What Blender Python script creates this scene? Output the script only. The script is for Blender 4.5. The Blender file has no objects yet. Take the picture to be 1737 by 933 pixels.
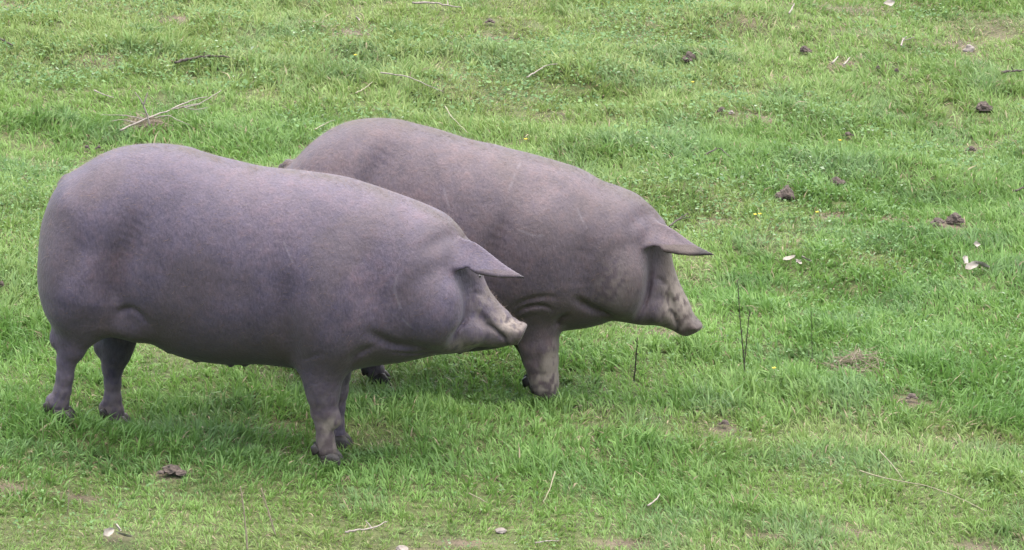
import bpy, math, random
import numpy as np

# ------------------------------------------------------------------ camera, sky, sun, exposure
scene = bpy.context.scene
R = math.radians
DIST, PITCH, TARGET_Z = 14.0, R(16), 0.55
cam_data = bpy.data.cameras.new("camera")
cam_data.sensor_width = 36.0
cam_data.lens = 36.0 * DIST / 3.1
cam_data.clip_end = 2000.0
cam_data.clip_start = 0.1
cam = bpy.data.objects.new("camera", cam_data)
scene.collection.objects.link(cam)
cam.location = (0.0, -DIST * math.cos(PITCH), TARGET_Z + DIST * math.sin(PITCH))
cam.rotation_euler = (R(90) - PITCH, 0.0, 0.0)
scene.camera = cam

SUN_ELEV, SUN_AZ = R(82), R(60)           # azimuth clockwise from +Y; high and very soft, behind thin cloud
world = bpy.data.worlds.new("World")
scene.world = world
world.use_nodes = True
wn = world.node_tree.nodes
wn.clear()
w_out = wn.new("ShaderNodeOutputWorld")
w_bg = wn.new("ShaderNodeBackground")
w_sky = wn.new("ShaderNodeTexSky")
w_sky.sky_type = 'NISHITA'
w_sky.sun_disc = False
w_sky.sun_elevation = SUN_ELEV
w_sky.sun_rotation = SUN_AZ
w_sky.air_density = 1.0
w_sky.dust_density = 4.0
w_sky.ozone_density = 1.0
w_bg.inputs["Strength"].default_value = 0.065
world.node_tree.links.new(w_sky.outputs[0], w_bg.inputs[0])
world.node_tree.links.new(w_bg.outputs[0], w_out.inputs[0])

sun_data = bpy.data.lights.new("sun", 'SUN')
sun_data.energy = 1.5
sun_data.angle = R(130)
sun_data.color = (1.0, 0.96, 0.9)
sun = bpy.data.objects.new("sun", sun_data)
scene.collection.objects.link(sun)
sun.rotation_euler = (R(90) - SUN_ELEV, 0.0, -SUN_AZ + R(180))
sun.location = (0, 0, 8)

scene.view_settings.view_transform = 'Standard'
scene.view_settings.look = 'None'
scene.view_settings.gamma = 1.0
scene.view_settings.exposure = 2.88
scene.view_settings.use_curve_mapping = False
scene.cycles.max_bounces = 6
scene.cycles.transparent_max_bounces = 4

NEAR_PIG = {
    'outline': [[-0.4172, 0.8137], [-0.4535, 0.7622], [-0.4813, 0.6922], [-0.4939, 0.6394], [-0.4994, 0.5774], [-0.4973, 0.5193], [-0.4876, 0.4727], [-0.4707, 0.4131], [-0.4424, 0.3652], [-0.4006, 0.3367], [-0.345, 0.339], [-0.2982, 0.3617], [-0.2521, 0.3542], [-0.1995, 0.313], [-0.1481, 0.3038], [-0.1042, 0.283], [-0.0236, 0.2581], [0.0903, 0.2478], [0.1786, 0.2535], [0.2409, 0.2505], [0.2977, 0.2454], [0.3799, 0.2376], [0.4531, 0.2407], [0.4915, 0.2499], [0.55, 0.2637], [0.6247, 0.2763], [0.6848, 0.292], [0.7303, 0.3052], [0.7666, 0.3105], [0.8028, 0.3139], [0.8318, 0.3207], [0.8608, 0.3332], [0.906, 0.3332], [0.9476, 0.3387], [0.9675, 0.3433], [0.9873, 0.3665], [0.9981, 0.3893], [0.9963, 0.4004], [0.9855, 0.4056], [0.9656, 0.4178], [0.9494, 0.4395], [0.9278, 0.459], [0.9026, 0.4878], [0.8846, 0.5167], [0.8721, 0.5478], [0.8578, 0.6046], [0.8399, 0.6465], [0.8183, 0.6696], [0.804, 0.6949], [0.7753, 0.7233], [0.7305, 0.7474], [0.6658, 0.7744], [0.5921, 0.7993], [0.5184, 0.8223], [0.4446, 0.8417], [0.3652, 0.8516], [0.2839, 0.8579], [0.2423, 0.86], [0.1807, 0.8652], [0.1192, 0.8777], [0.0595, 0.8902], [0.0088, 0.9031], [-0.0328, 0.9164], [-0.0818, 0.9229], [-0.1327, 0.9248], [-0.1949, 0.9198], [-0.2462, 0.9097], [-0.2961, 0.8903], [-0.3388, 0.8666], [-0.3742, 0.8431]],
    'width': [[-0.5127, 0.2], [-0.402, 0.222], [-0.2546, 0.222], [-0.0711, 0.236], [0.1118, 0.248], [0.2939, 0.242], [0.4754, 0.228], [0.6201, 0.205], [0.7193, 0.183], [0.7644, 0.163], [0.8004, 0.13], [0.8237, 0.104], [0.8453, 0.088], [0.8902, 0.074], [0.9261, 0.062], [0.9584, 0.052], [0.9835, 0.048], [1.0158, 0.046]],
    'legs': {
        'near_front': [[0.4004, -0.125, 0.3718, 0.0944], [0.3962, -0.125, 0.3157, 0.0781], [0.3957, -0.125, 0.2746, 0.0672], [0.397, -0.125, 0.2317, 0.0563], [0.3984, -0.125, 0.1943, 0.049], [0.4033, -0.125, 0.1458, 0.0381], [0.401, -0.125, 0.1025, 0.0272], [0.4041, -0.125, 0.0537, 0.0269], [0.4073, -0.125, 0.018, 0.03]],
        'near_rear': [[-0.3216, -0.125, 0.4816, 0.1126], [-0.3325, -0.125, 0.4158, 0.0745], [-0.3482, -0.125, 0.374, 0.0563], [-0.3712, -0.125, 0.3375, 0.049], [-0.3794, -0.125, 0.3071, 0.0418], [-0.3951, -0.125, 0.2707, 0.03], [-0.402, -0.125, 0.2177, 0.026], [-0.4106, -0.125, 0.1739, 0.026], [-0.421, -0.125, 0.1319, 0.0272]],
        'far_rear': [[-0.26, 0.12, 0.3755, 0.0908], [-0.278, 0.12, 0.3196, 0.0527], [-0.2884, 0.12, 0.2753, 0.0563], [-0.2967, 0.12, 0.2406, 0.0527], [-0.3011, 0.12, 0.2137, 0.0436], [-0.3095, 0.12, 0.177, 0.0327], [-0.3107, 0.12, 0.1271, 0.0254], [-0.3119, 0.12, 0.0771, 0.026], [-0.3056, 0.12, 0.0293, 0.0282]],
        'far_front': [[0.3716, 0.11, 0.2814, 0.0817], [0.3784, 0.11, 0.2305, 0.0672], [0.3835, 0.11, 0.1927, 0.0581], [0.3885, 0.11, 0.1396, 0.0454], [0.3897, 0.11, 0.0825, 0.0327], [0.3929, 0.11, 0.0348, 0.0263], [0.3944, 0.11, -0.0034, 0.0272]],
    },
    'foot': {
        'near_front': [0.4142, -0.125, -0.0314],
        'near_rear': [-0.415, -0.125, 0.0691],
        'far_rear': [-0.2972, 0.12, -0.0247],
        'far_front': [0.3995, 0.11, -0.0516],
    },
    'knobs': [[-0.4227, -0.125, 0.3372, 0.0236], [-0.3452, 0.12, 0.2424, 0.0236], [0.3768, -0.12, 0.1355, 0.0163], [-0.4473, -0.13, 0.138, 0.0163], [-0.3408, 0.12, 0.0432, 0.0163], [0.4348, -0.13, 0.1187, 0.02]],
    'creases': [[[[0.8269, 0.5848], [0.832, 0.493], [0.8301, 0.4449], [0.8067, 0.4144], [0.7958, 0.3843], [0.7813, 0.3466]], 0.012, 0.009], [[[0.6938, 0.6667], [0.753, 0.6836], [0.8067, 0.7004], [0.8263, 0.6993]], 0.012, 0.028], [[[0.9543, 0.344], [0.9453, 0.3752], [0.9255, 0.3967], [0.9022, 0.4161], [0.8914, 0.4231]], 0.01, 0.006], [[[0.3445, 0.2774], [0.3238, 0.3507], [0.3104, 0.4241], [0.3078, 0.4977], [0.3197, 0.581], [0.3441, 0.6644]], 0.02, 0.036], [[[0.7699, 0.37], [0.6659, 0.3693], [0.6175, 0.3784], [0.5728, 0.4098], [0.5443, 0.4382]], 0.013, 0.018], [[[0.4799, 0.2957], [0.5037, 0.3358], [0.5309, 0.3592], [0.5742, 0.3777]], 0.01, 0.014], [[[-0.2265, 0.4233], [-0.2132, 0.4443], [-0.1966, 0.4562], [-0.1691, 0.4629], [-0.144, 0.4472], [-0.1265, 0.42], [-0.1144, 0.3908]], 0.009, 0.011], [[[-0.1104, 0.8296], [-0.1526, 0.7183], [-0.1909, 0.625], [-0.218, 0.5502], [-0.2305, 0.485], [-0.2282, 0.4295]], 0.036, 0.048], [[[0.5821, 0.7229], [0.5599, 0.6307], [0.5627, 0.5391], [0.5799, 0.457]], 0.01, 0.045], [[[-0.2989, 0.6888], [-0.3372, 0.6136], [-0.3573, 0.5389]], 0.008, 0.04], [[[0.2117, 0.787], [0.1555, 0.6386], [0.135, 0.4907]], 0.006, 0.05], [[[0.33, 0.2949], [0.3611, 0.3297], [0.4029, 0.3538], [0.43, 0.3586]], 0.002, 0.008], [[[0.4272, 0.2625], [0.4282, 0.1878], [0.4256, 0.1222]], 0.004, 0.008], [[[0.3688, 0.2226], [0.3827, 0.1671], [0.3912, 0.1207]], 0.003, 0.006], [[[0.5926, 0.3505], [0.6736, 0.3353], [0.7546, 0.3462]], 0.004, 0.006], [[[0.8456, 0.5586], [0.8508, 0.485], [0.8471, 0.4331]], 0.008, 0.012], [[[0.8642, 0.462], [0.8821, 0.435], [0.9072, 0.4119]], 0.01, 0.012], [[[0.9037, 0.4729], [0.9216, 0.4533], [0.936, 0.4279]], 0.004, 0.006], [[[0.9274, 0.4617], [0.9382, 0.4399], [0.9453, 0.4179]], 0.004, 0.004], [[[0.9489, 0.444], [0.9525, 0.4219], [0.9561, 0.3998]], 0.004, 0.004], [[[0.8494, 0.519], [0.8762, 0.5053], [0.8959, 0.484]], 0.004, 0.006], [[[0.8859, 0.5295], [0.9038, 0.5006], [0.9217, 0.4755]], 0.003, 0.006]],
    'late': [[[[0.864, 0.6668], [0.8479, 0.6332], [0.8388, 0.6015], [0.8441, 0.5815]], 0.003, 0.007]],
    'bumps': [[[0.7414, 0.135, 0.4834], [0.09, 0.078, 0.115], 0.03], [[0.8464, 0.072, 0.3951], [0.038, 0.032, 0.038], 0.022], [[0.9278, 0.038, 0.3995], [0.04, 0.02, 0.018], 0.015], [[-0.1907, 0.115, 0.3889], [0.072, 0.045, 0.036], 0.06], [[-0.3371, 0.11, 0.514], [0.1, 0.105, 0.15], 0.1], [[0.4269, 0.145, 0.4808], [0.12, 0.105, 0.18], 0.09]],
    'ear': [[0.8438, -0.05, 0.6678], [0.8302, -0.128, 0.6009], [1.0204, -0.15, 0.5982]],
    'ear_other': [[0.8338, -0.05, 0.6378], [0.8202, -0.128, 0.5409], [0.8504, -0.12, 0.5082]],
    'tail': [[-0.3866, 0.0, 0.7907, 0.02], [-0.4144, 0.01, 0.8019, 0.014], [-0.4337, 0.035, 0.7834, 0.011], [-0.4426, 0.06, 0.7429, 0.009], [-0.4399, 0.06, 0.7056, 0.007]],
    'disc': [[0.9855, 0.3758], [0.9, -0.43], 0.034],
    'teats': [[-0.0888, -0.07, 0.3066], [-0.0049, -0.07, 0.2801], [0.1049, -0.08, 0.2709], [0.1468, -0.07, 0.2715], [-0.0844, 0.07, 0.2647], [0.0169, 0.07, 0.2386]],
    'eye': [0.8784, -0.092, 0.5613],
    'pocket': [0.8387, -0.125, 0.5839],
    'ear_dark': 0.035,
    'face_brown': 0.55,
}
FAR_PIG = {
    'outline': [[-0.6638, 0.6531], [-0.6861, 0.5702], [-0.699, 0.4717], [-0.7004, 0.3733], [-0.6863, 0.285], [-0.6564, 0.207], [-0.6145, 0.1592], [-0.551, 0.138], [-0.4736, 0.1491], [-0.4063, 0.1281], [-0.3295, 0.0916], [-0.2142, 0.0727], [-0.0989, 0.0736], [0.0353, 0.0951], [0.1309, 0.1288], [0.2128, 0.1539], [0.2642, 0.164], [0.3212, 0.1742], [0.3668, 0.1879], [0.3933, 0.1988], [0.4198, 0.1999], [0.4635, 0.1939], [0.4919, 0.1892], [0.5488, 0.1856], [0.5867, 0.1735], [0.6134, 0.1588], [0.6304, 0.1556], [0.6511, 0.1702], [0.6755, 0.1811], [0.683, 0.1892], [0.6715, 0.2005], [0.6542, 0.2253], [0.6426, 0.2581], [0.6252, 0.2926], [0.6079, 0.3291], [0.5924, 0.3733], [0.5825, 0.4158], [0.5745, 0.4719], [0.5628, 0.518], [0.5456, 0.5426], [0.5171, 0.5745], [0.4736, 0.6057], [0.417, 0.6288], [0.3472, 0.6552], [0.2831, 0.6857], [0.2189, 0.7046], [0.134, 0.7267], [0.049, 0.7448], [0.0112, 0.7551], [-0.055, 0.7662], [-0.1137, 0.7815], [-0.1667, 0.798], [-0.2349, 0.814], [-0.2918, 0.8274], [-0.3468, 0.8303], [-0.4001, 0.8266], [-0.4535, 0.816], [-0.5033, 0.7949], [-0.5494, 0.7661], [-0.5939, 0.7276], [-0.6366, 0.6813]],
    'width': [[-0.7208, 0.2], [-0.5956, 0.22], [-0.4419, 0.225], [-0.2504, 0.236], [-0.0596, 0.245], [0.0925, 0.24], [0.2253, 0.225], [0.3387, 0.205], [0.4331, 0.176], [0.4708, 0.152], [0.4991, 0.124], [0.5179, 0.101], [0.5368, 0.088], [0.5744, 0.074], [0.6026, 0.062], [0.6308, 0.052], [0.6589, 0.048], [0.6965, 0.045]],
    'legs': {
        'near_front': [[0.1565, -0.12, 0.3043, 0.0987], [0.1566, -0.12, 0.2458, 0.0721], [0.1642, -0.12, 0.2032, 0.0683], [0.1737, -0.12, 0.1409, 0.0626], [0.1814, -0.12, 0.0863, 0.0541], [0.1891, -0.12, 0.0316, 0.0465], [0.1949, -0.12, -0.0036, 0.0427]],
        'far_front': [[0.1048, 0.05, 0.2137, 0.0854], [0.1279, 0.05, 0.1058, 0.057], [0.1395, 0.05, 0.0408, 0.0418], [0.1453, 0.05, -0.0127, 0.0304], [0.1473, 0.05, -0.0465, 0.0304]],
        'near_rear': [[-0.5278, -0.12, 0.257, 0.1139], [-0.523, -0.12, 0.1785, 0.0721], [-0.5352, -0.12, 0.1189, 0.0532], [-0.5433, -0.12, 0.0791, 0.038], [-0.5458, -0.12, 0.0355, 0.0294], [-0.5405, -0.12, -0.0039, 0.0304]],
        'far_rear': [[-0.4713, 0.1, 0.1955, 0.0949], [-0.4468, 0.1, 0.1207, 0.0607], [-0.4279, 0.1, 0.0675, 0.0513], [-0.4166, 0.1, 0.026, 0.0361], [-0.4033, 0.1, -0.0095, 0.0294], [-0.3919, 0.1, -0.0412, 0.0304]],
    },
    'foot': {
        'near_front': [0.2025, -0.12, -0.0567],
        'far_front': [0.1512, 0.05, -0.0902],
        'near_rear': [-0.5333, -0.12, -0.0593],
        'far_rear': [-0.3844, 0.1, -0.089],
    },
    'knobs': [[-0.5813, -0.12, 0.111, 0.0228], [-0.4669, 0.1, 0.0559, 0.0228]],
    'creases': [[[[0.5202, 0.4643], [0.5245, 0.3968], [0.5211, 0.3463], [0.5122, 0.2955], [0.4919, 0.2499], [0.4752, 0.22]], 0.016, 0.009], [[[0.4444, 0.5427], [0.4966, 0.562], [0.5376, 0.5732], [0.5488, 0.5698]], 0.013, 0.028], [[[0.6083, 0.1687], [0.6098, 0.2078], [0.5982, 0.2386], [0.5848, 0.2576]], 0.009, 0.006], [[[0.5611, 0.2078], [0.5682, 0.2511], [0.5753, 0.2942]], 0.006, 0.008], [[[0.0941, 0.2667], [0.1204, 0.3027], [0.1673, 0.3279], [0.2142, 0.3356], [0.2611, 0.3239]], 0.006, 0.009], [[[0.0964, 0.2444], [0.1284, 0.2826], [0.166, 0.2997], [0.2092, 0.2995], [0.2374, 0.2774]], 0.009, 0.0075], [[[0.1012, 0.2095], [0.1351, 0.2499], [0.1728, 0.265], [0.2104, 0.2666]], 0.002, 0.008], [[[0.4252, 0.2472], [0.3688, 0.2682], [0.3255, 0.2975], [0.2935, 0.3311]], 0.016, 0.014], [[[-0.2876, 0.7965], [-0.3257, 0.7187], [-0.3546, 0.641], [-0.3799, 0.5438]], 0.026, 0.045], [[[0.342, 0.5221], [0.3144, 0.4247], [0.3148, 0.3281]], 0.01, 0.035], [[[0.1417, 0.6595], [0.0857, 0.5232], [0.0669, 0.3876]], 0.007, 0.05], [[[0.0443, 0.2705], [0.0331, 0.3669], [0.0483, 0.4833], [0.0857, 0.5808]], 0.016, 0.03], [[[0.6144, 0.3056], [0.626, 0.2768], [0.6339, 0.244]], 0.004, 0.005], [[[0.5779, 0.3109], [0.5895, 0.2783], [0.5973, 0.2454]], 0.013, 0.01], [[[0.5382, 0.3694], [0.5609, 0.3509], [0.5799, 0.3245]], 0.004, 0.007], [[[0.1753, 0.1608], [0.1792, 0.0827], [0.1907, 0.0047]], 0.005, 0.009], [[[0.2186, 0.2017], [0.2245, 0.1238], [0.2247, 0.0454]], 0.003, 0.007], [[[0.2337, 0.2081], [0.243, 0.2416], [0.2749, 0.2624]], 0.01, 0.01], [[[0.3654, 0.6875], [0.3528, 0.6104], [0.3663, 0.5148]], 0.004, 0.03]],
    'late': [[[[0.5911, 0.5224], [0.5689, 0.4965], [0.5523, 0.4707]], 0.003, 0.007]],
    'bumps': [[[0.4372, 0.125, 0.3676], [0.082, 0.076, 0.115], 0.03], [[0.5517, 0.066, 0.2502], [0.03, 0.032, 0.038], 0.022], [[-0.5288, 0.11, 0.3325], [0.1, 0.105, 0.15], 0.1], [[0.1691, 0.145, 0.4285], [0.12, 0.1, 0.17], 0.09]],
    'ear': [[0.57, -0.05, 0.5223], [0.5319, -0.125, 0.4681], [0.7339, -0.15, 0.4695]],
    'ear_other': [[0.56, -0.05, 0.4923], [0.5219, -0.125, 0.4081], [0.5639, -0.12, 0.3795]],
    'tail': [[-0.6234, 0.0, 0.6623, 0.02], [-0.654, 0.01, 0.6684, 0.015], [-0.6772, 0.03, 0.6507, 0.012], [-0.6854, 0.05, 0.6099, 0.01], [-0.6802, 0.05, 0.567, 0.008]],
    'disc': [[0.6548, 0.1743], [0.48, -0.88], 0.028],
    'teats': [[-0.2029, -0.07, 0.0962], [-0.0882, -0.07, 0.0971]],
    'eye': [0.5735, -0.092, 0.4373],
    'pocket': [0.5395, -0.125, 0.4548],
    'ear_dark': 0.075,
    'face_brown': 0.95,
}
FEET = [[-0.557, -0.081, -0.031], [-1.378, 0.034, 0.069], [-1.228, 0.26, -0.025], [-0.539, 0.153, -0.052], [0.114, 0.623, -0.057], [0.087, 0.798, -0.09], [-0.615, 0.725, -0.059], [-0.437, 0.923, -0.089]]
BARE = [
    [-1.433, 5.854, 0.076, 0.068, 0.9],
    [-0.85, 5.774, 0.08, 0.067, 0.9],
    [-0.669, 5.617, 0.08, 0.111, 1],
    [-1.685, 4.974, 0.097, 0.104, 0.55],
    [0.986, 4.566, 0.087, 0.045, 0.95],
    [1.414, 5.616, 0.067, 0.055, 0.85],
    [1.157, 5.932, 0.063, 0.057, 0.6],
    [1.193, 3.068, 0.07, 0.051, 0.95],
    [1.41, 3.045, 0.057, 0.042, 0.95],
    [1.605, 3.033, 0.07, 0.051, 0.9],
    [0.322, -0.663, 0.072, 0.032, 0.95],
    [0.751, -0.547, 0.056, 0.027, 0.95],
    [1.027, -0.457, 0.056, 0.027, 0.95],
    [-0.152, -0.752, 0.077, 0.031, 0.9],
    [1.383, -0.504, 0.073, 0.038, 0.95],
    [-1.484, -0.513, 0.045, 0.038, 0.95],
    [-1.276, -0.518, 0.056, 0.027, 0.7],
    [0.518, 1.429, 0.069, 0.042, 0.85],
    [1.974, 6.11, 0.077, 0.152, 0.55],
    [-0.047, 5.779, 0.088, 0.056, 0.6],
    [1.152, 1.138, 0.068, 0.047, 0.5],
    [-0.287, -0.834, 0.046, 0.026, 0.9],
    [1.293, 0.849, 0.057, 0.033, 0.8],
    [1.029, 6.182, 0.102, 0.059, 0.5],
    [1.525, 6.642, 0.105, 0.074, 0.6],
    [-2.137, 5.966, 0.076, 0.069, 0.6],
    [2.13, 6.385, 0.078, 0.156, 0.45],
    [0.671, 0.477, 0.037, 0.037, 0.8],
    [-1.022, -0.304, 0.053, 0.039, 0.7],
    [1.313, 3.069, 0.044, 0.034, 0.6],
    [0.262, 0.352, 0.055, 0.024, 0.4],
    [-1.14, -0.893, 0.051, 0.031, 0.6],
    [-0.921, -0.758, 0.043, 0.024, 0.6],
    [-1.434, 3.905, 0.103, 0.084, 0.6],
    [-0.714, 0.268, 0.073, 0.036, 0.5],
    [0.481, 5.738, 0.088, 0.05, 0.5],
    [0.216, 4.521, 0.083, 0.045, 0.5],
    [1.867, 4.471, 0.059, 0.059, 0.5],
    [0.741, 2.955, 0.043, 0.033, 0.5],
]
TALL = [
    [-1.601, 5.137, 0.207, 0.106, 1.0],
    [-1.056, 4.938, 0.181, 0.093, 0.8],
    [-0.781, 5.947, 0.152, 0.092, 0.5],
    [-0.119, 5.29, 0.135, 0.107, 1.1],
    [-0.364, 5.285, 0.11, 0.086, 0.9],
    [0.223, 5.129, 0.146, 0.084, 0.9],
    [0.823, 5.511, 0.136, 0.088, 1.0],
    [1.25, 5.186, 0.146, 0.085, 0.7],
    [1.103, 4.755, 0.072, 0.051, 0.8],
    [-1.801, 3.924, 0.103, 0.084, 1.0],
    [0.469, 5.236, 0.098, 0.075, 0.7],
    [0.358, 4.544, 0.106, 0.06, 0.5],
    [-0.961, 0.398, 0.176, 0.08, 0.9],
    [0.611, 1.257, 0.117, 0.102, 1.2],
    [0.075, -0.047, 0.099, 0.086, 1.6],
    [0.683, 0.669, 0.16, 0.127, 1.1],
    [0.885, 0.896, 0.191, 0.131, 1.1],
    [0.407, 0.254, 0.11, 0.09, 0.8],
    [0.209, 0.529, 0.14, 0.075, 0.7],
    [-0.164, 0.402, 0.167, 0.079, 0.5],
    [1.476, 0.653, 0.113, 0.114, 0.9],
    [1.493, 0.073, 0.091, 0.1, 1.1],
    [1.082, -0.072, 0.081, 0.069, 1.0],
    [0.465, -0.246, 0.106, 0.056, 0.6],
    [1.461, -0.42, 0.079, 0.072, 0.9],
    [0.339, 0.495, 0.084, 0.08, 0.8],
    [-0.363, 0.96, 0.115, 0.066, 0.8],
    [-0.797, 0.105, 0.109, 0.053, 0.6],
    [-1.151, 0.47, 0.074, 0.062, 0.8],
    [1.066, 1.616, 0.12, 0.086, 0.6],
    [1.356, 1.242, 0.147, 0.089, 0.6],
    [-0.561, -0.787, 0.068, 0.047, 0.5],
    [-0.397, -0.552, 0.078, 0.048, 0.5],
    [-1.452, -0.048, 0.09, 0.058, 0.5],
    [1.165, 2.491, 0.158, 0.056, 0.5],
    [0.837, 1.846, 0.122, 0.066, 0.6],
    [-1.974, 5.227, 0.147, 0.064, 0.5],
    [2.018, 5.284, 0.098, 0.054, 0.5],
]
LYING_STICKS = [
    ("dark curved stick lying in the grass above the nearer pig's rump", [[-1.369, 4.842, 0.038], [-1.323, 4.912, 0.038], [-1.261, 4.956, 0.038], [-1.202, 4.971, 0.038], [-1.151, 4.957, 0.038]], 0.0075, 'dark'),
    ('short pale twig left of the forked dead branch', [[-1.658, 4.386, 0.038], [-1.618, 4.333, 0.038], [-1.572, 4.289, 0.038]], 0.0035, 'pale'),
    ('brown stick cut off by the left edge high in the picture', [[-2.136, 5.105, 0.038], [-2.075, 4.989, 0.038], [-2.036, 4.935, 0.038]], 0.006, 'dark'),
    ("long grey-white stick at the top edge above the farther pig's rump", [[-0.43, 6.092, 0.038], [-0.341, 6.122, 0.038], [-0.277, 6.105, 0.038], [-0.218, 6.081, 0.038]], 0.006, 'pale'),
    ("thin yellowish twig just above the farther pig's back", [[-0.267, 4.492, 0.045], [-0.24, 4.217, 0.045], [-0.204, 4.073, 0.045], [-0.171, 3.968, 0.045]], 0.0035, 'straw'),
    ("bent pale twig in the grass above the farther pig's shoulder", [[0.059, 4.92, 0.038], [0.113, 5.027, 0.038], [0.149, 5.075, 0.038], [0.188, 5.066, 0.038]], 0.004, 'pale'),
    ("small straight twig upper left of the farther pig's rump", [[-0.626, 4.533, 0.038], [-0.593, 4.61, 0.038], [-0.563, 4.71, 0.038]], 0.004, 'straw'),
    ("long thin dry stalk bending through the grass above the farther pig's rump", [[-0.535, 4.816, 0.045], [-0.426, 4.762, 0.045], [-0.353, 4.694, 0.045], [-0.276, 4.637, 0.045]], 0.0035, 'pale'),
    ("short straw twig touching the farther pig's rump outline", [[-0.761, 3.856, 0.038], [-0.729, 3.96, 0.038], [-0.696, 4.125, 0.038]], 0.0035, 'straw'),
    ("small dark forked twig right above the farther pig's ear", [[0.572, 2.764, 0.038], [0.607, 2.857, 0.038], [0.647, 2.94, 0.038]], 0.0045, 'dark'),
    ('dark stick cut off by the right edge near the top corner', [[2.051, 5.418, 0.038], [2.106, 5.477, 0.038], [2.181, 5.547, 0.038]], 0.008, 'dark'),
    ('short white twig, left one of the pair on the bare strip', [[1.351, 5.537, 0.038], [1.382, 5.623, 0.038]], 0.006, 'pale'),
    ('short white twig, right one of the pair on the bare strip', [[1.396, 5.503, 0.038], [1.43, 5.597, 0.038]], 0.006, 'pale'),
    ('small bent white twig left of the pale stone', [[1.672, 5.901, 0.038], [1.684, 5.99, 0.038], [1.707, 6.052, 0.038]], 0.005, 'pale'),
    ('white twig leaning at the top edge right of centre', [[1.209, 6.23, 0.038], [1.242, 6.441, 0.038]], 0.005, 'pale'),
    ('long dry straw stalk stretched over the grass at the lower right', [[1.062, -0.034, 0.06], [1.134, -0.091, 0.06], [1.238, -0.133, 0.06], [1.269, -0.153, 0.06], [1.351, -0.262, 0.06], [1.415, -0.373, 0.06]], 0.0032, 'straw'),
    ('thin curved stalk standing off the long straw stalk at lower right', [[1.14, 0.202, 0.06], [1.17, 0.031, 0.06], [1.191, -0.092, 0.06]], 0.0026, 'straw'),
    ('pale dry stalk leaning beside the dark tuft below the farther pig', [[0.129, -0.252, 0.06], [0.113, -0.401, 0.06], [0.093, -0.522, 0.06]], 0.0034, 'straw'),
    ('brown dry stalk lying left of the dark tuft below the farther pig', [[-0.129, -0.43, 0.038], [-0.074, -0.494, 0.038]], 0.0032, 'straw'),
    ('small pale crooked twig in the grass at the bottom right of centre', [[0.403, -0.413, 0.038], [0.429, -0.359, 0.038], [0.443, -0.307, 0.038]], 0.0036, 'pale'),
    ('dark twig at the right edge level with the soil clods', [[1.912, 3.559, 0.038], [1.973, 3.608, 0.038]], 0.006, 'dark'),
    ('pale twig lying near the bottom edge left of centre', [[-0.48, -0.844, 0.045], [-0.449, -0.815, 0.045], [-0.404, -0.783, 0.045], [-0.366, -0.722, 0.045]], 0.0042, 'pale'),
    ('thin twig at the bottom edge below the dark tuft', [[0.067, -0.847, 0.04], [0.101, -0.815, 0.04], [0.136, -0.794, 0.04]], 0.003, 'pale'),
    ("short grey twig lying in the grass right of the farther pig's back", [[0.737, 3.63, 0.038], [0.776, 3.706, 0.038], [0.799, 3.73, 0.038], [0.831, 3.622, 0.038]], 0.0035, 'dark'),
]
STANDING_STEMS = [
    ("tallest dark dry stem standing right of the farther pig's snout", [[0.763, 0.991, 0.0], [0.756, 0.991, 0.097], [0.745, 0.991, 0.197], [0.733, 0.991, 0.347]], 0.0026, 'stem'),
    ('second dark dry stem crossing the tallest stem near its foot', [[0.761, 1.069, 0.0], [0.769, 1.069, 0.122], [0.779, 1.069, 0.235]], 0.0023, 'stem'),
    ("short dark stem standing below the farther pig's snout", [[0.396, 0.917, 0.0], [0.403, 0.917, 0.086], [0.407, 0.917, 0.152]], 0.0028, 'stem'),
    ('faint thin stem standing right of the two dark dry stems', [[1.001, 1.277, 0.0], [0.998, 1.277, 0.088], [0.994, 1.277, 0.184]], 0.0014, 'stem'),
    ('pale dead stalk standing at the bottom edge left of centre', [[-0.754, -0.973, 0.0], [-0.762, -0.973, 0.103], [-0.773, -0.973, 0.202]], 0.003, 'drystem'),
    ('slanting pale dead stalk right of another at the bottom edge', [[-0.675, -0.824, 0.0], [-0.703, -0.824, 0.079], [-0.722, -0.824, 0.151]], 0.0026, 'drystem'),
    ('thin pale stalk standing at the lower left of the picture', [[-1.299, -0.666, 0.0], [-1.294, -0.666, 0.049], [-1.29, -0.666, 0.104]], 0.0018, 'drystem'),
]
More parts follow.
